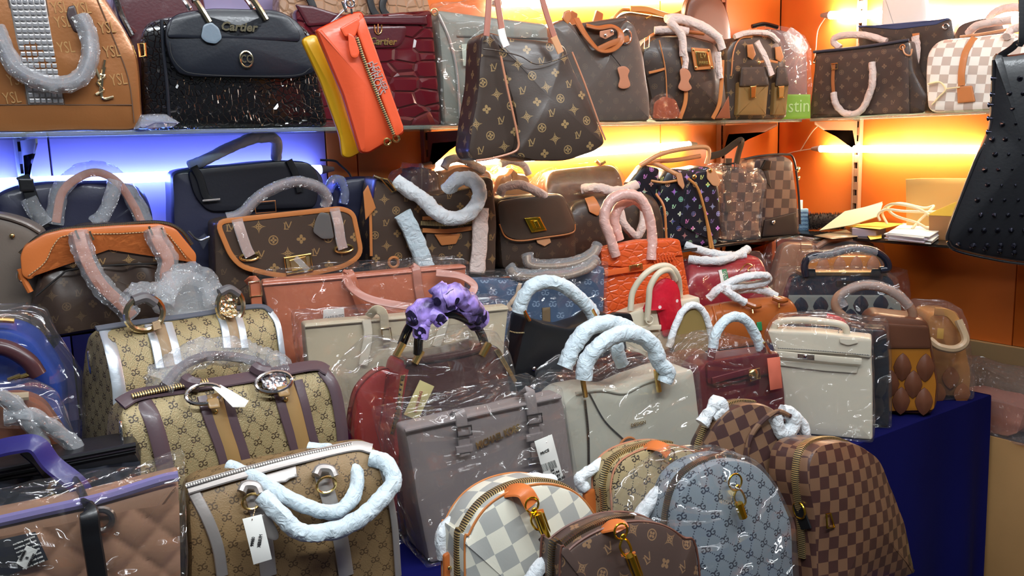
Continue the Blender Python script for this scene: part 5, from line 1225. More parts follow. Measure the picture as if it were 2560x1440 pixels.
papers = mat('cream_paper', c8(232, 218, 180), .6); yel = mat('yellow_paper', c8(232, 190, 70), .6); kraftp = mat('tan_board', c8(196, 158, 96), .6)
def sheet(name, label, cat, pts, h, m, th=.0015, lift=0., group=None, part='sheet'):
    """a flat thing lying on the right shelf with its corners at the given pixels (height h)"""
    Q = [onz(x, y, h) for x, y in pts]; c = sum(Q, Vector())/len(Q); c.z = h
    t = thing(name, label, cat, c, (0, 0, 0), group)
    o = [(p.x-c.x, p.y-c.y) for p in Q]
    g = G().slab(o, -th, th, r=min(.001, th*.4), step=.03, rings=2, sag=lambda p: Vector((p.x, p.y, p.z)))
    g.v = [Vector((p.x, p.z, -p.y + lift*((p.x+.2)**2)*4)) for p in g.v]; g.f = [f[::-1] for f in g.f]
    g.build(part, m, t); return t
sheet('folder', 'grey plastic folder lying on the dark shelf under the envelopes', 'folder', [(2034, 590), (2116, 575), (2146, 592), (2080, 598)], LOW+.003, mat('grey_plastic_folder', c8(120, 112, 92), .3))
def slanted(name, label, cat, pts, m, th):
    Q = [onX(x, y, X) for x, y, X in pts]; c = sum(Q, Vector())/len(Q); c.z = LOW
    t = thing(name, label, cat, c); n = (Q[1]-Q[0]).cross(Q[2]-Q[0]).normalized()*th; k = len(Q)
    vs = [q-c for q in Q]+[q-c+n for q in Q]
    G().add(vs, [list(range(k)), list(range(k, 2*k))[::-1]]+[[i, i+k, (i+1) % k+k, (i+1) % k] for i in range(k)]).build('sheet', m, t); return t
slanted('envelope', 'open cream envelope propped on the folder at the left of the paper pile', 'envelope', [(2048, 576, 2.74), (2112, 528, 2.80), (2206, 508, 2.84), (2196, 540, 2.80), (2130, 562, 2.75)], papers, .004)
slanted('paper', 'white sheet peeking out of the cream envelope', 'paper', [(2120, 530, 2.825), (2206, 504, 2.86), (2200, 530, 2.85)], white_p, .001)
sheet('board', 'yellow card sheet lying in the middle of the paper pile', 'card', [(2116, 566), (2190, 556), (2260, 560), (2200, 574)], LOW+.03, yel)
b = cl('paper_box', 'lilac sided paper box under the yellow card sheet', 'box', 2160, 2.74, LOW, -76)
b.slab('box_body', mat('lilac_board', c8(170, 150, 160), .6), [(2130, 'b'), (2130, 570), (2190, 576), (2190, 'b')], 0, .10, r=.001)
NL = ['white notepad at the very bottom of the pile by the spiked bag', 'lilac notepad second from the bottom of the pile', 'white notepad third from the bottom of the pile', 'lilac notepad third from the top of the pile', 'white notepad second from the top of the pile', 'white notepad on the very top of the pile by the spiked bag']
for i in range(6):
    hz = LOW+.026; z = LOW+.0045+i*.0043
    t = sheet('notepad', NL[i], 'notepad', [(2215, 584), (2270, 556), (2366, 570), (2318, 594)], hz, [white_p, mat('lilac_paper', c8(206, 196, 210), .6)][i % 2 if i < 5 else 0], .004, group='notepads in the pile on the right shelf', part='pages')
    t.location.z = z; t.rotation_euler.z = [.05, -.04, .07, 0, -.05, .03][i]
sheet('paper', 'thin yellow slip beside the white notepads', 'paper', [(2168, 590), (2204, 582), (2204, 596), (2176, 600)], LOW+.003, yel)
b = cl('cable', 'coiled white cable standing in loops behind the notepads', 'cable', 2260, 2.84, LOW, -76)
cabm = mat('white_cable', c8(226, 212, 180), .45)
b.tube('cord', cabm, [(2218, 560, 0), (2206, 530, 0), (2230, 510, -.02), (2290, 520, -.03), (2330, 545, -.04), (2325, 572, -.05), (2290, 556, -.03), (2240, 540, -.02), (2220, 520, 0), (2250, 508, .02), (2310, 520, .03), (2334, 516, .02), (2300, 550, -.02), (2280, 572, -.05)], 0, .0045, n=8, sub=8)
b.tube('cord', cabm, [(2200, 552, -.02), (2196, 536, -.02), (2216, 524, -.02), (2260, 528, -.02), (2320, 530, 0), (2350, 528, .02)], 0, .0045, n=8, sub=8)
b = cl('cardboard_box', 'flattened tan cardboard leaning on the right wall behind the cable', 'box', 2350, 2.925, LOW, -80)
b.slab('board_panel', kraftp, [(2266, 'b'), (2264, 448), (2300, 446), (2420, 446), (2424, 'b')], 0, .006, r=.001)
b = cl('cardboard_box', 'low brown carton with a yellow top behind the spiked bag', 'box', 2370, 2.80, LOW, -84)
b.slab('box_body', mat('brown_board', c8(150, 104, 62), .6), [(2322, 'b'), (2322, 536), (2440, 540), (2440, 'b')], 0, .08, r=.001)
b.slab('lid', yel, [(2318, 538), (2340, 526), (2400, 500), (2440, 498), (2440, 544)], -.002, .084, r=.001)
# ================================================================ upper glass shelf
TY = 2.03
bronze_l = leather('bronze_glossy_leather', c8(158, 102, 58), .26, .4, metal=.3)
b = Bag('handbag', 'glossy bronze structured handbag with a silver crystal band and a film wrapped handle, top left', 'bag', 150, TY, TOP, -10)
front = [(-120, 'b'), (-130, 200), (-60, -60), (60, -80), (230, -60), (290, 30), (340, 120), (352, 200), (358, 'b')]
b.slab('body', bronze_l, front, 0, .16, r=.012, co=.03, cr=.003, bulge=.006)
cryst = mat('crystal_stone', c8(226, 226, 230), .08, .7)
cb = b.slab('crystal_band', mat('silver_mesh', c8(190, 186, 184), .3, .8), [(18, -20), (110, -20), (160, 262), (70, 262)], -.006, .008, r=.002, step=.03)
base = None
for j in range(19):
    for i in range(6):
        v = j/18; x = 26+v*50+i*14.6+4; y = -12+v*264
        p = b.L(x, y, -.0085)
        if base is None: base = G().box((0, 0, 0), (.0085, .005, .0085), .0018).build('crystal', cryst, cb); k = base
        else: k = base.copy(); S.collection.objects.link(k)
        k.location = p
sd = mat('dark_stitch', c8(90, 62, 40), .6)
for q in ([(16, -20), (40, 100), (68, 262)], [(112, -20), (138, 130), (162, 262)], [(236, -20), (290, 110), (322, 200), (336, 306)], [(-20, 262), (70, 262)], [(162, 262), (330, 262)]): sew(b, q, -.003, sd, .0013)
emb = mat('embossed_bronze', c8(206, 158, 104), .22, .4)
for x, y in ((158, 56), (206, 22), (165, 120), (268, 70), (280, 130), (206, 190), (296, 200), (40, 200), (30, 246), (150, 20)): b.text('YSL', x, y, -.004, 30, emb, rot=.12, ext=.0012, sx=.62, name='embossed_letters')
for q in ([(262, 150), (254, 200), (250, 236)], [(240, 172), (254, 200), (262, 168)], [(250, 186), (262, 190), (244, 206), (258, 224), (240, 236)], [(256, 196), (256, 244), (284, 242)]): b.tube('metal_monogram', pgold, q, -.008, .003, n=6)
b.slab('handle_patch', leather('dark_patch', c8(60, 42, 44), .35), [(170, 16), (186, 12), (204, 70), (196, 82), (184, 78), (166, 40)], -.008, .006, r=.002, co=.004)
q = [(-10, 70, -.01), (10, 120, -.02), (40, 170, -.03), (90, 200, -.035), (150, 212, -.035), (200, 196, -.03), (224, 150, -.025), (222, 90, -.016), (200, 40, -.01)]
b.tube('handle', leather('plum_brown_handle', c8(70, 52, 56), .3), q, 0, .0125, n=12, sub=8); b.tube('film_wrapped_handle', filmmat('handle_clear_film', base=.16, sc=50, haze=.28), q, 0, .0175, nzs=.3, n=14, sub=8)
gilt(b, .05, [(346, 110), (362, 108), (364, 140), (350, 142)], .003)
maroon = leather('maroon_leather', c8(78, 22, 32), .28, .4)
b = Bag('handbag', 'maroon handbag behind the black and bronze bags at the top of the picture', 'bag', 380, 2.20, TOP, -6)
b.slab('body', maroon, [(280, 'b'), (276, 60), (290, -40), (500, -60), (520, 40), (520, 'b')], 0, .09, r=.012, co=.02)
b.tube('handle', maroon, [(300, 20, -.01), (312, 60, -.02), (336, 84, -.02)], 0, .009); b.tube('handle', blackp, [(280, -40, -.02), (300, 30, -.03), (330, 90, -.03)], 0, .007)
# black croc bag
crocblk = mat('black_croc_patent', c8(10, 10, 14), .18, coat=.7, bump=lambda nt: (vor(nt, 90, 'DISTANCE_TO_EDGE', .9)*12.).mn(1.0), bs=.8, bd=.003)
b = Bag('handbag', 'black glossy crocodile handbag with a smooth flap and gold script lettering', 'bag', 600, TY-.01, TOP, -10)
b.slab('body', crocblk, [(362, 'b'), (356, 200), (352, 90), (368, 54), (420, 40), (700, 24), (780, 80), (800, 200), (824, 'b')], 0, .12, r=.014, co=.02)
flapm = leather('black_smooth_leather', c8(24, 28, 38), .34)
b.slab('flap', flapm, [(412, 100), (414, 60), (440, 34), (520, 20), (700, 24), (756, 60), (786, 150), (790, 180), (740, 196), (480, 192), (446, 184), (424, 150)], -.016, .02, r=.006, co=.03, bulge=.006)
b.slab('upper_panel', flapm, [(416, 94), (430, 44), (500, 28), (520, 44), (548, 74), (590, 88), (636, 80), (660, 50), (664, 30), (720, 40), (750, 80), (752, 104)], -.022, .01, r=.003, co=.01)
sew(b, [(424, 104), (430, 140), (452, 170), (486, 184), (600, 190), (740, 188), (776, 170)], -.0235, mat('black_thread', c8(10, 10, 12), .6), .0012)
b.text('Cartier', 596, 68, -.027, 22, pgold, rot=-.02, shear=.25, bold=.0008, ext=.0012)
ringpart(b, 'oval_emblem', pgold, 616, 148, 16, -.026, .0022, 1, 1.25); b.text('CC', 616, 148, -.026, 20, pgold, bold=.0005, sx=.7)
b.slab('clochette', leather('grey_blue_leather', c8(112, 128, 142), .35), [(508, 62), (528, 54), (548, 70), (556, 96), (540, 110), (516, 106), (502, 94)], -.030, .004, r=.0015, co=.006)
for x, y in ((512, 30), (654, 24)): b.tube('handle_clasp', pgold, [(x-24, y-30, -.02), (x-4, y, -.025), (x+12, y+26, -.026)], 0, .007); b.tube('handle', blackp, [(x-34, y-80, -.01), (x-30, y-50, -.015), (x-22, y-26, -.02)], 0, .009)
for x in (462, 620): b.tube('rear_clasp', chrome, [(x-10, -10, .06), (x+8, 14, .05), (x+14, 26, .05)], 0, .006)
gilt(b, .03, [(346, 112), (358, 108), (362, 134), (350, 138)], .0025)
b.tube('side_piping', flapm, [(404, 50, .0), (408, 120, 0), (418, 220, 0), (424, 312, 0)], -.002, .004)
g = G().slab([(-.05, 0), (.03, 0), (.045, .01), (.02, .03), (-.03, .028)], -.03, .06, r=.01, cr=.008, bulge=.004)
t = thing('plastic_scrap', 'crumpled blue lit plastic scrap between the bronze and black bags on the upper shelf', 'plastic', at(392, TY-.01, TOP+.001)); g.build('film', filmmat('blue_lit_film', tint=(.5, .6, 1), base=.25, sc=60, haze=.3), t)  # blue tube light is put into the tint of this scrap
# burgundy croc bag
crocbg = mat('burgundy_croc_patent', c8(92, 22, 32), .16, coat=.7, bump=lambda nt: (vor(nt, 15, 'DISTANCE_TO_EDGE', .6, (1, 2.0, 1))*9.).mn(1.0), bs=.9, bd=.006)
b = Bag('handbag', 'burgundy crocodile embossed handbag behind the hanging orange pouch', 'bag', 940, 2.09, TOP, -8)
b.slab('body', crocbg, [(770, 'b'), (752, 150), (738, 20), (900, 38), (1080, 24), (1096, 200), (1106, 'b')], 0, .09, r=.008, co=.012)
b.slab('top_band', maroon, [(900, 60), (900, 40), (1066, 38), (1070, 62)], -.008, .01, r=.004, co=.004); b.slab('name_patch', maroon, [(912, 66), (1018, 64), (1012, 100), (996, 118), (930, 120), (914, 100)], -.006, .008, r=.002, co=.012)
b.text('Cartier', 956, 104, -.0085, 18, gold, shear=.25, bold=.0006, ext=.001); b.tube('emblem', gold, [(936, 62), (938, 80), (946, 86), (954, 78), (954, 62)], -.008, .0016); b.tube('emblem', gold, [(945, 60), (945, 82)], -.008, .0016)
b.slab('top_flap', maroon, [(738, 10), (780, 14), (850, 36), (830, 60), (770, 66)], -.006, .008, r=.003, co=.006)
b = Bag('handbag', 'tan crocodile handbag with dark straps peeking over the burgundy bag', 'bag', 860, 2.205, TOP, -6)
b.slab('body', mat('tan_croc_leather', c8(172, 134, 104), .35, bump=lambda nt: (vor(nt, 40, 'DISTANCE_TO_EDGE', .8)*8.).mn(1.0), bs=.7, bd=.004, coat=.3), [(700, 'b'), (696, 40), (700, -40), (1060, -50), (1080, 30), (1080, 'b')], 0, .075, r=.01, co=.02)
for q in ([(990, 60), (956, 20), (972, -30)], [(760, -30), (780, 10), (790, 40)], [(920, -30), (930, 20), (950, 50)]): b.strap('strap', black_l, q, -.02, .010, .004)
# grey-green bag in film
b = Bag('handbag', 'grey green handbag in a loose clear plastic bag left of the hanging monogram tote', 'bag', 1230, TY+.005, TOP, -14)
ggl = leather('sage_grey_leather', c8(132, 134, 124), .4)
b.slab('body', ggl, [(1112, 'b'), (1104, 150), (1092, 24), (1210, 40), (1370, 60), (1380, 200), (1384, 'b')], 0, .11, r=.01, co=.015, dtop=.07)
b.tube('piping', mat('silver_piping', c8(190, 190, 186), .3, .6), [(1096, 36), (1124, 100), (1142, 180), (1150, 296)], -.004, .004); b.tube('piping', leather('sage_dark', c8(100, 100, 94), .4), [(1142, 90), (1240, 92), (1370, 96)], -.002, .003)
card(b, 'white_card', mat('pale_green_card', c8(190, 198, 182), .5), [(1154, 110), (1200, 108), (1202, 168), (1158, 164)], -.012); b.tube('card_letters', gold, [(1166, 122), (1174, 134), (1168, 148)], -.014, .002)
ringpart(b, 'ring', gold, 1086, 30, 8, -.01, .002)
filmbag(b, [(1106, 'b'), (1096, 150), (1080, 14), (1150, 0), (1260, -20), (1380, 50), (1390, 200), (1392, 'b')], -.02, .14, film_strong, cr=.010)
# hobo with loop
sm = mat('plain_smooth_canvas', c8(92, 82, 76), .38, pat=lambda nt: lvmask(nt, .05, 0), col2=c8(104, 92, 82), coat=.15)
b = Bag('handbag', 'soft brown hobo bag with a tan looped strap and a hanging tan hide tag', 'bag', 1520, TY-.005, TOP, -14)
b.slab('body', sm, [(1400, 'b'), (1396, 200), (1380, 60), (1414, 44), (1436, 60), (1452, 90), (1500, 120), (1540, 90), (1566, 46), (1590, 60), (1614, 150), (1628, 260), (1630, 'b')], 0, .13, r=.014, co=.016, cr=.003, bulge=.006)
b.slab('inner_back', leather('brown_suede', c8(84, 64, 52), .7), [(1400, 90), (1430, 60), (1570, 40), (1580, 110), (1500, 130), (1440, 110)], .02, .05, r=.01, co=.01)
hs_ = leather('saddle_strap', c8(176, 104, 56), .4)
b.strap('looped_strap', hs_, [(1440, 46, .02), (1456, 76, 0), (1476, 104, -.014), (1500, 126, -.02), (1530, 124, -.02), (1550, 104, -.02), (1550, 80, -.014), (1530, 66, -.005), (1496, 70, 0), (1466, 64, .01)], 0, .011, .004, up=(0, -.5, .85), sub=10)
b.strap('strap_end', hs_, [(1496, 124), (1530, 108), (1572, 96)], -.02, .009, .003); b.slab('strap_patch', leather('rose_tan_patch', c8(192, 132, 100), .4), [(1500, 78), (1530, 72), (1536, 86), (1514, 98), (1500, 92)], -.022, .004, r=.001, co=.003)
for x, y in ((1514, 88), (1530, 78)): knob(b, 'rivet', chrome, x, y, 4, -.025)
ringpart(b, 'eyelet', chrome, 1566, 92, 14, -.008, .0035, .8, 1.1)
b.tube('tag_string', blackthread, [(1528, 136), (1540, 150), (1552, 166)], -.014, .0012, n=5)
hide = [(1544, 172), (1552, 166), (1564, 166), (1574, 176), (1570, 190), (1576, 214), (1560, 222), (1546, 216), (1550, 196)]
b.slab('hide_tag', leather('tan_hide', c8(186, 124, 92), .55), hide, -.018, .003, r=.001, smooth=3, step=.006)
b.slab('side_ear', VACH, [(1406, 46), (1412, 28), (1426, 24), (1430, 44), (1420, 62)], .0, .008, r=.003, co=.005)
# satchel behind
b = Bag('handbag', 'monogram shoulder satchel in strong tube light behind the boston bag', 'bag', 1640, 2.215, TOP, -6)
b.slab('body', lvd, [(1520, 'b'), (1522, 120), (1540, 40), (1570, 26), (1660, 40), (1760, 64), (1810, 100), (1820, 'b')], 0, .06, r=.014, co=.03)
b.tube('piping', leather('honey_edge', c8(206, 142, 66), .4), [(1520, 120), (1528, 60), (1548, 30), (1574, 24), (1670, 38)], -.002, .006)
b.strap('shoulder_strap', leather('honey_edge', c8(206, 142, 66), .4), [(1576, 22), (1620, 24), (1680, 40), (1722, 18), (1760, -24)], -.02, .009, .003); b.tube('zip_pull', gold, [(1614, 46), (1630, 40)], -.01, .003)
for x in (1436, 1500): b.slab('strap_stub', leather('saddle_strap', c8(176, 104, 56), .4), [(x-20, 60), (x-8, 24), (x+10, 34), (x+4, 66)], .02, .012, r=.003, co=.006)
b = Bag('handbag', 'round brown handbag end in film below the corner upright, top of the picture', 'bag', 1790, 2.13, TOP, -6)
b.slab('body', cocoa, [(1730, 'b'), (1716, 60), (1740, -20), (1790, -20), (1830, 60), (1836, 'b')], 0, .045, r=.02, smooth=5)
# boston bag
b = Bag('duffel_bag', 'monogram boston bag with a gold plated tan badge and wrapped handles', 'bag', 1722, TY-.03, TOP, -16)
b.slab('body', lvd, [(1640, 'b'), (1626, 240), (1604, 150), (1610, 110), (1640, 86), (1720, 84), (1800, 104), (1816, 180), (1826, 260), (1824, 'b')], 0, .11, r=.03, co=.03, bulge=.016, cr=.002)
b.tube('zip_arch', VACH, [(1610, 162, .03), (1612, 110, .03), (1640, 84, .03), (1690, 78, .03), (1760, 84, .03)], 0, .006); b.tube('zip_pull', gold, [(1612, 96), (1624, 90), (1622, 118), (1610, 122)], -.01, .002, closed=True, smooth=False, n=6)
for q in ([(1704, 130), (1712, 190), (1714, 250), (1700, 296)], [(1806, 150), (1804, 200), (1798, 260), (1782, 296)]): b.strap('strap_band', VACH, q, -.018, .007, .003)
b.strap('cross_band', VACH, [(1622, 182), (1640, 178), (1662, 172)], -.012, .004, .002); b.tube('seam', VACH, [(1648, 100), (1664, 180), (1668, 290)], -.014, .002)
bd_ = b.slab('badge', VACH, [(1728, 118), (1776, 122), (1786, 172), (1738, 176)], -.024, .005, r=.002, co=.004); b.slab('badge_plate', gold, [(1738, 128), (1770, 130), (1776, 164), (1744, 166)], -.028, .004, r=.001, parent=bd_)
b.text('LV', 1758, 140, -.029, 12, mat('engraved_gold', c8(150, 120, 60), .4)); b.text('PARIS', 1760, 157, -.029, 8, mat('engraved_gold', c8(150, 120, 60), .4))
for x, y in ((1734, 124), (1772, 126), (1740, 168), (1780, 168)): knob(b, 'rivet', gold, x, y, 3, -.026)
for q in ([(1708, 140, -.02), (1704, 90, -.02), (1676, 52, -.01), (1720, 54, -.01), (1790, 90, -.016), (1806, 124, -.02)], [(1664, 46, .04), (1700, 44, .04), (1760, 66, .03), (1800, 96, .02)], [(1636, 76, .02), (1680, 74, 0), (1720, 78, -.01)]): b.tube('wrapped_handle', tissue_w, q, 0, .012, nzs=.3, n=12, sub=8)
b.tube('wrapped_handle', tissue_w, [(1708, 124), (1714, 150), (1712, 172)], -.024, .010, nzs=.3); b.tube('wrapped_handle', tissue_w, [(1796, 130), (1796, 165), (1800, 196)], -.024, .011, nzs=.4)
hide2 = [(1700, 176), (1710, 170), (1722, 176), (1728, 190), (1722, 204), (1730, 220), (1716, 228), (1700, 224), (1696, 216), (1702, 200)]
b.slab('hide_tag', leather('tan_hide', c8(186, 124, 92), .55), hide2, -.032, .003, r=.001, smooth=3, step=.006)
b.slab('film_corner', filmmat('amber_film', tint=(1, .8, .66), base=.08, sc=30, haze=.03), [(1630, 296), (1634, 250), (1656, 234), (1684, 240), (1704, 280), (1690, 296)], -.034, .02, r=.006, smooth=4, cr=.004); b.slab('corner_patch', leather('saddle_patch', c8(150, 84, 54), .4), [(1632, 296), (1636, 256), (1660, 240), (1690, 250), (1704, 296)], -.016, .004, r=.001, co=.01)
b.slab('corner_patch', leather('saddle_patch', c8(150, 84, 54), .4), [(1790, 296), (1806, 270), (1822, 240), (1826, 296)], -.012, .004, r=.001)
# backpack
goldp = leather('bronze_pocket_leather', c8(140, 108, 62), .35, .3)  # pockets in one even bronze colour
b = Bag('backpack', 'small monogram backpack with two bronze front pockets, on the upper shelf', 'backpack', 1893, TY-.03, TOP, -16)
b.slab('body', lvs, [(1822, 'b'), (1816, 200), (1818, 120), (1840, 92), (1890, 84), (1940, 92), (1966, 140), (1972, 200), (1970, 'b')], 0, .13, r=.014, co=.02)
for x0, x1, y in ((1848, 1924, 206), (1938, 1974, 206)):
    b.slab('pocket', goldp, [(x0-4, 288), (x0, y), (x1, y), (x1-8, 288)], -.024, .026, r=.006, co=.004); b.slab('pocket_flap', lvd, [(x0+6, 168), (x1-8, 166), (x1, 214), (x0+2, 216)], -.032, .010, r=.003, co=.006)
    b.slab('lock', gold, [((x0+x1)/2-10, 216), ((x0+x1)/2+6, 214), ((x0+x1)/2+4, 244), ((x0+x1)/2-10, 246)], -.038, .006, r=.002, co=.002)
b.tube('wrapped_handle', tissue_w, [(1836, 92, -.01), (1870, 82, -.01), (1920, 84, -.01), (1946, 104, -.01)], 0, .009, nzs=.3); b.strap('wrapped_strap', tissue_w, [(1892, 104), (1906, 130), (1920, 160), (1930, 188)], -.036, .010, .005, nzs=.3)
for x, y in ((1876, 112), (1946, 118)): b.slab('chevron_tab', VACH, [(x-8, y), (x+6, y-2), (x+14, y+24), (x+6, y+38), (x-6, y+30)], -.008, .004, r=.001)
b.tube('edge_band', VACH, [(1828, 190), (1834, 130), (1850, 98), (1880, 92)], -.003, .0025); b.strap('flap_belt', VACH, [(1896, 156), (1920, 152), (1944, 156)], -.034, .004, .002); knob(b, 'rivet', gold, 1898, 156, 4, -.036)
b = Bag('handbag', 'dark glossy handbag in crinkled film in the corner behind the small backpack', 'bag', 1990, 2.14, TOP, -22)
b.slab('body', leather('plum_grey_leather', c8(84, 64, 66), .3, .4), [(1900, 'b'), (1896, 100), (1910, 70), (1960, 74), (2010, 96), (2020, 130), (2022, 'b')], 0, .09, r=.012, co=.02)
b.tube('wrapped_handle', film_hazy, [(1964, 80, -.04), (1980, 110, -.045), (2000, 126, -.045), (2012, 118, -.04), (1996, 92, -.04), (1972, 74, -.03)], 0, .012, nzs=.4, n=12); b.tube('handle', blackp, [(1880, 66, -.02), (1910, 60, -.02), (1944, 68, -.02)], 0, .008)
filmbag(b, [(1892, 'b'), (1888, 96), (1904, 60), (1966, 64), (2018, 90), (2030, 130), (2032, 'b')], -.014, .11, film_strong, cr=.006)
t = Bag('card', 'lime green card lettered in white between the corner bags on the upper shelf', 'card', 0, 0, TOP, -55, P=Vector(at(1992, 1.99, TOP)))
t.slab('card_panel', mat('lime_card', c8(150, 190, 60), .5), [(1955, 'b'), (1955, 236), (2026, 236), (2026, 'b')], 0, .012, r=.001); t.text('ustin', 1988, 266, -.001, 34, mat('pale_lime_print', c8(210, 232, 150), .5), sx=.8)
# ================================================================ upper right shelf
RX = 2.735
def tr(name, label, cat, px, X, a): return Bag(name, label, cat, 0, 0, TOP, a, P=atX(px, X, TOP))
b = tr('tote_bag', 'monogram tote on the right shelf with one white wrapped handle hanging down its front', 'bag', 2160, RX-.0, -78)
b.slab('body', lvd, [(2020, 'b'), (2024, 270), (2034, 180), (2036, 128), (2150, 118), (2272, 100), (2284, 180), (2318, 240), (2314, 'b')], 0, .08, r=.010, co=.012, dtop=.07, cr=.003)
lvr = lvm('monogram_canvas_right', .048, -.06, c8(78, 60, 52), c8(122, 98, 76))
b.slab('front_panel', lvr, [(2032, 286), (2042, 140), (2150, 130), (2270, 116), (2272, 200), (2274, 284)], -.003, .004, r=.001)
b.tube('rim', leather('dark_blue_rim', c8(60, 62, 74), .5), [(2034, 130), (2150, 118), (2272, 100)], -.002, .005)
b.tube('wrapped_handle', tissue_w, [(2084, 232, -.014), (2088, 256, -.02), (2104, 278, -.02), (2126, 286, -.02), (2152, 276, -.02), (2172, 240, -.02), (2182, 200, -.016), (2180, 156, -.010)], 0, .0115, nzs=.3, n=14, sub=10)
b.strap('handle', leather('saddle_strap', c8(176, 104, 56), .4), [(2084, 160), (2082, 200), (2084, 234)], -.01, .006, .003); gilt(b, -.016, [(2078, 160), (2094, 158), (2094, 172), (2080, 174)], .002)
b.tube('wrapped_handle', tissue_w, [(2100, 120, .05), (2084, 104, .05), (2100, 90, .05), (2160, 88, .05), (2216, 104, .05)], 0, .012, nzs=.3, n=12, sub=8)
b.tube('charm_loop', VACHP, [(2256, 116), (2262, 134), (2276, 138), (2280, 122)], -.01, .0025); ringpart(b, 'eyelet', VACH, 2256, 118, 6, -.006, .002); b.tube('side_charm', pgold, [(2040, 140), (2034, 156), (2044, 158)], .01, .003)
b = tr('tote_bag', 'monogram tote with a blue lining showing, behind the front tote on the right shelf', 'bag', 2270, RX+.10, -78)
b.slab('body', lvd, [(2150, 'b'), (2144, 64), (2250, 70), (2380, 46), (2390, 120), (2394, 'b')], 0, .045, r=.008, co=.01, dtop=.05)
b.slab('lining', leather('blue_lining', c8(58, 70, 110), .6), [(2144, 66), (2220, 60), (2374, 46), (2340, 62), (2240, 74)], -.002, .03, r=.003, co=.003)
b.strap('wrapped_handle', tissue_w, [(2288, 90), (2292, 120), (2288, 160)], -.02, .012, .006, nzs=.3); ringpart(b, 'eyelet', chrome, 2364, 66, 7, -.006, .002); b.slab('handle_mount', VACH, [(2280, 84), (2298, 82), (2298, 94), (2282, 96)], -.018, .004, r=.001)
b = tr('handbag', 'dark rounded bag top far back behind the white checked duffel', 'bag', 2440, RX+.12, -78)
b.slab('body', leather('dark_taupe_leather', c8(70, 58, 54), .4), [(2386, 'b'), (2382, 90), (2396, 60), (2440, 46), (2500, 40), (2520, 90), (2520, 'b')], 0, .07, r=.012, co=.02)
azur2 = mat('pale_check_canvas', c8(240, 234, 224), .45, pat=lambda nt: checks(nt, .0265, .08), col2=c8(196, 180, 168), grain=300, bs=.1, bd=.001)
b = tr('duffel_bag', 'white and beige checked duffel with a tan strap and lock flap on the right shelf', 'bag', 2430, 2.69, -78)
b.barrel(2440, 90, .13, .5)
b.slab('body', azur2, [(2318, 'b'), (2312, 200), (2318, 130), (2350, 100), (2440, 92), (2540, 80), (2580, 110), (2590, 200), (2586, 'b')], 0, .13, r=.014, co=.03, step=.012, rings=10)
b.strap('strap_band', VACH, [(2436, 94), (2414, 130), (2404, 180), (2404, 214)], -.004, .010, .003); b.slab('lock_flap', VACH, [(2392, 216), (2430, 214), (2438, 254), (2394, 258)], -.008, .005, r=.002, co=.003)
b.tube('piping', VACHP, [(2400, 92), (2460, 84), (2560, 66)], -.01, .004)
for q in ([(2420, 84, 0), (2440, 66, -.01), (2480, 56, -.01), (2530, 50, -.01)], [(2470, 50, .03), (2490, 30, .03), (2530, 18, .03), (2580, 24, .03)], [(2516, 92, -.02), (2528, 76, -.02), (2552, 66, -.02)]): b.tube('wrapped_handle', tissue_w, q, 0, .012, nzs=.25, n=12, sub=8)
b.tube('raffia_cord', mat('raffia', c8(240, 220, 170), .6), [(2320, 210), (2350, 206), (2364, 224), (2350, 240), (2330, 262)], -.012, .003, nzs=.4); b.tube('raffia_cord', mat('raffia', c8(240, 220, 170), .6), [(2364, 222), (2400, 218)], -.012, .002)
b = tr('handbag', 'white puffy plastic wrapped bag shining in front of the top right tube', 'bag', 2262, RX+.15, -84)
b.slab('body', mat('white_leather', c8(236, 232, 226), .5), [(2206, 'b'), (2204, 20), (2224, -10), (2296, -12), (2318, 20), (2322, 'b')], 0, .02, r=.006, smooth=5)
# ================================================================ things hanging from a rail above the picture
rail = thing('hanging_rail', 'steel rail above the stall front that the hanging bags are hooked on', 'rail', (.2, 1.72, 2.18))
G().tube([(0, 0, 0), (2.4, 0, 0)], .010, 12, smooth=False).build('rail_tube', chrome, rail)
for x in (.02, 2.38):
    G().box((x, 0, .40), (.012, .012, .80)).build('rail_drop', chrome, rail)
rail2 = thing('hanging_rail', 'steel rail above the right side that the spiked bag is hooked on', 'rail', (1.6, .99, 2.18))
G().tube([(0, 0, 0), (1.0, 0, 0)], .010, 12, smooth=False).build('rail_tube', chrome, rail2)
for x in (.02, .98): G().box((x, 0, .40), (.012, .012, .80)).build('rail_drop', chrome, rail2)
struct(G().box((1.0, .6, 3.03), (5.4, 4.0, .06)).build('ceiling', mat('white_ceiling', c8(220, 220, 216), .7)))
def hang(name, label, cat, px, py, Y, a, lean=0): return Bag(name, label, cat, 0, 0, 0, a, lean, P=onY(px, py, Y))
b = hang('tote_bag', 'large monogram tote with long thin straps hanging in front of the upper shelf', 'bag', 1335, 405, 1.72, -14)
wedge = lambda p: Vector((p.x, p.y*(1.25-1.9*min(.36, max(0, p.z)))+.03*max(0, min(1, p.z/.3)), p.z))
b.slab('body', lvbig, [(1290, 392), (1298, 320), (1290, 260), (1252, 110), (1228, 76), (1300, 90), (1400, 104), (1424, 110), (1440, 160), (1480, 250), (1512, 340), (1516, 360), (1490, 380), (1420, 402), (1340, 404)], 0, .16, r=.010, co=.02, cr=.004, bulge=.012, sag=wedge)
o = b.slab('side_gusset', lvbig, [(1172, 380), (1174, 360), (1196, 200), (1204, 90), (1222, 74), (1250, 110), (1284, 250), (1296, 330), (1292, 372), (1276, 384), (1200, 402), (1184, 400)], .02, .11, r=.008, co=.012, cr=.003)
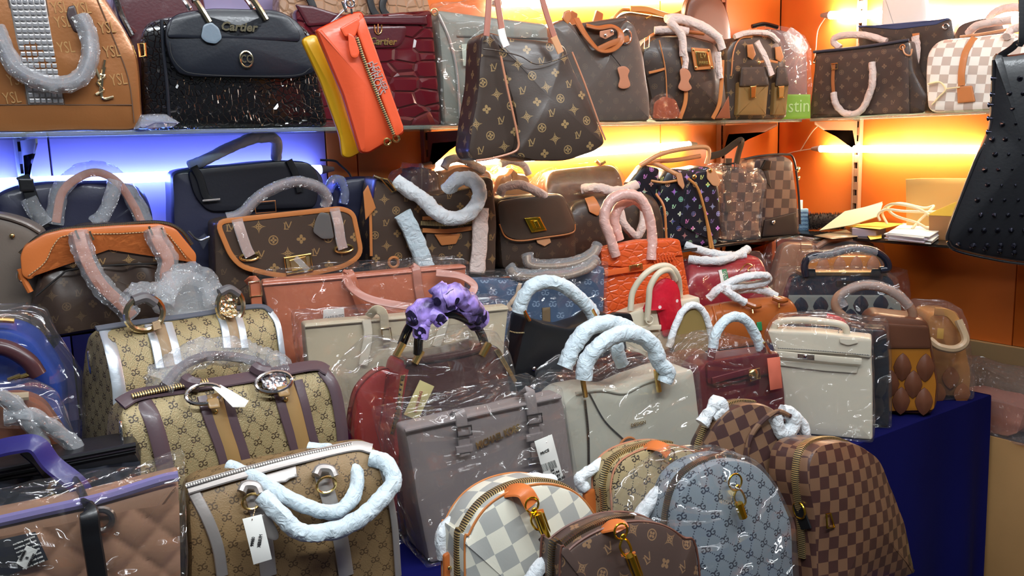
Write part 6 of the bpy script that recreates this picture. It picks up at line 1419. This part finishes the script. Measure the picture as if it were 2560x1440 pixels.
b.tube('piping', leather('rose_piping', c8(190, 130, 100)), [(1252, 140), (1268, 220), (1284, 290), (1294, 340), (1296, 368), (1280, 382), (1230, 396), (1190, 402)], -.002, .0028); b.tube('piping', leather('rose_piping', c8(190, 130, 100)), [(1430, 130), (1462, 210), (1498, 310), (1514, 350)], .0, .0025)
b.tube('rim_fold', lvbig, [(1208, 122), (1240, 126), (1300, 140), (1340, 160), (1390, 150), (1420, 136)], -.004, .0015)
rs = leather('rose_strap', c8(172, 112, 96), .35)
for q, m_ in (([(1216, 90), (1220, 40), (1224, -20)], rs), ([(1262, 118), (1254, 70), (1246, 20), (1240, -20)], rs), ([(1400, 130), (1384, 86), (1368, 40), (1350, -20)], rs)):
    b.strap('strap', m_, q, -.006, .0075, .003)
b.strap('strap_end', white_p, [(1252, 72), (1258, 96), (1266, 116)], -.011, .009, .002, label='white paper wrap on the strap end'); b.strap('strap_end', VACHP, [(1384, 92), (1394, 114), (1402, 132)], -.011, .009, .002)
tops = [b.L(1224, -20, -.006), b.L(1240, -20, -.006), b.L(1350, -20, -.006)]
b.I2 = b.I
rz = (b.I @ Vector((b.o.location.x, 1.72, 2.19)))
for i, tp in enumerate(tops): b.part(G().tube([tp, Vector((rz.x-.03+.03*i, rz.y, rz.z))], .0075, flat=(.0075, .003), up=(0, -1, 0), smooth=False), 'strap', rs)
# pouches
b = hang('pouch', 'yellow leather pouch hanging behind the orange pouch', 'pouch', 890, 396, 1.66, -12)
yl = leather('yellow_leather', c8(214, 164, 20), .42)
b.slab('body', yl, [(752, 96), (790, 82), (838, 160), (900, 360), (904, 380), (876, 396), (856, 392), (850, 340), (800, 200)], 0, .016, r=.007, co=.012, bulge=.005)
b.part(G().tube([b.L(800, 84, .004), b.L(866, 20, .004), b.I @ Vector((b.o.location.x+.0, 1.72, 2.17))], .002, 6, smooth=False), 'chain', chrome)
b = hang('pouch', 'orange leather zip pouch hanging slanted from a silver chain', 'pouch', 920, 385, 1.60, -12)
ol = leather('bright_orange_leather', c8(226, 86, 46), .42)
b.slab('body', ol, [(790, 74), (800, 68), (880, 30), (908, 26), (916, 60), (1012, 320), (1010, 334), (990, 344), (922, 384), (902, 382), (860, 240)], 0, .026, r=.010, co=.010, bulge=.010)
b.slab('front_panel', ol, [(886, 60), (910, 40), (1010, 318), (1006, 332), (990, 342), (960, 260)], -.014, .012, r=.003, co=.006)
b.tube('zipper', zipm, [(892, 94), (910, 150), (944, 240), (984, 336)], -.014, .0035)
b.slab('zip_tab', ol, [(870, 80), (886, 90), (900, 130), (894, 146), (878, 144), (872, 120)], -.022, .004, r=.0015, co=.006); b.slab('top_tab', ol, [(850, 70), (896, 44), (900, 60), (888, 92), (862, 92)], -.016, .006, r=.002, co=.004)
sk = mat('silver_print', c8(226, 206, 200), .25, .6)
b.text('EMBOSS', 938, 196, -.0155, 22, sk, rot=-1.2, sx=.8, name='silver_print'); b.text('LEATHER', 950, 192, -.0155, 16, sk, rot=-1.2, sx=.8, name='silver_print')
for x, y in ((968, 354), (990, 346)): ringpart(b, 'ring', gold, x, y, 8, -.004, .002)
ringpart(b, 'ring', chrome, 876, 8, 10, -.002, .002)
b.part(G().tube([b.L(880, 34, .004), b.L(876, 10, .0), b.I @ Vector((b.o.location.x+.01, 1.72, 2.17))], .0022, 6, smooth=False), 'chain', chrome)
b.part(G().tube([b.L(866, 30, .01), b.L(856, 4, .01)], .003, 6, smooth=False), 'chain', chrome)
# spiked black bag
b = hang('handbag', 'black leather bag covered in dark spikes hanging at the right edge', 'bag', 2480, 650, .99, -60)
sp = [(2366, 600), (2372, 570), (2440, 400), (2476, 320), (2488, 130), (2505, 138), (2548, 134), (2700, 100), (2760, 400), (2800, 660), (2560, 658), (2450, 640), (2380, 622)]
b.slab('body', leather('black_spiked_leather', c8(16, 17, 22), .4), sp, 0, .09, r=.014, co=.015, bulge=.012)
b.tube('bottom_piping', blackp, [(2368, 604), (2384, 624), (2450, 642), (2560, 660), (2700, 664)], -.002, .003)
b.tube('side_piping', leather('black_spiked_leather', c8(16, 17, 22), .4), [(2486, 150), (2478, 320), (2440, 404), (2376, 568), (2368, 600)], .01, .005)
spm = mat('gunmetal_spike', c8(70, 70, 84), .14, .9); base = None
def spike(p, d, s=1.):
    global base
    if base is None:
        g = G(); g.tube([(0, 0, 0), (0, -.004, 0), (0, -.013, 0)], lambda t: .0055*(1-t)+.0004, 10, smooth=False); base = g.build('spike', spm, b.o); k = base
    else: k = base.copy(); S.collection.objects.link(k)
    k.location = p; k.rotation_euler = d; k.scale = (s, s, s)
for x, y in ((2480, 196), (2478, 236), (2472, 262), (2470, 296), (2468, 330), (2464, 362), (2456, 396), (2450, 425), (2440, 456), (2436, 480), (2428, 516), (2414, 540), (2404, 552), (2396, 574), (2384, 590), (2376, 596)): spike(b.L(x, y, .01), (0, .1, 1.0))
import itertools
for j in range(12):
    for i in range(8):
        x = 2516+i*34+(17 if j % 2 else 0)-j*9; y = 196+j*38
        if x < 2390+max(0, (600-y))*.34: continue
        spike(b.L(x, y, -.006), (random.uniform(-.2, .2), 0, random.uniform(-.2, .2)))
for x, y in ((2396, 612), (2430, 616), (2464, 622), (2500, 628), (2536, 632)): spike(b.L(x, y, -.004), (0, 0, 0))
q = b.I @ Vector((b.o.location.x, .99, 2.18))
b.part(G().tube([b.L(2500, 140, .02), b.L(2540, 110, .0), b.L(2556, 60, -.01), q], .007, 8, flat=(.007, .003), up=(0, -1, 0)), 'strap', black_l)
# ================================================================ floor at the right
kraft = mat('kraft_cardboard', c8(176, 134, 84), .7, var=.1)
p = onX(2500, 1090, 2.78)
b = Bag('cardboard_box', 'large open cardboard box on the floor right of the table', 'box', 0, 0, 0, 0, P=Vector((3.0, 1.25, 0)))
b.P0 = b.o.location
zt = .66
b.o.location = (2.79, 1.32, 0)
def bx(name, c, s, rot=0): return G().box((0, 0, 0), s, .002).xf(Matrix.Translation(c) @ Matrix.Rotation(rot, 4, 'X')).build(name, kraft, b.o)
bx('side_panel', (0, -.16, zt/2), (.20, .006, zt)); bx('side_panel', (-.10, 0, zt/2), (.006, .32, zt)); bx('side_panel', (.10, 0, zt/2), (.006, .32, zt)); bx('side_panel', (0, .16, zt/2), (.20, .006, zt)); bx('base_panel', (0, 0, .004), (.2, .32, .006)); bx('top_flap', (0, -.215, zt-.045), (.20, .005, .14), -.9)
t = thing('plastic_bag', 'crumpled clear plastic bag heaped in the mouth of the cardboard box', 'plastic', (2.79, 1.32, zt+.002))
G().slab([(-.10, 0), (.10, 0), (.12, .08), (.09, .15), (.02, .20), (-.07, .19), (-.12, .10)], -.15, .30, r=.03, cr=.03, crf=12, bulge=.02).build('film', filmmat('pink_beige_film', tint=(.95, .86, .82), base=.10, sc=24, haze=.08), t)
G().slab([(-.07, 0), (.07, 0), (.08, .05), (.03, .11), (-.06, .10)], -.10, .2, r=.03, cr=.02).build('wrapped_goods', leather('pinkish_goods', c8(176, 120, 100), .6), t)
t = thing('shopping_bag', 'lime green paper bag on the floor at the bottom right corner', 'bag', (2.78, 1.10, 0))
G().slab([(-.055, 0), (.055, 0), (.06, .31), (-.05, .35)], -.04, .08, r=.004, cr=.006).build('body', mat('lime_paper', c8(150, 196, 40), .5), t)
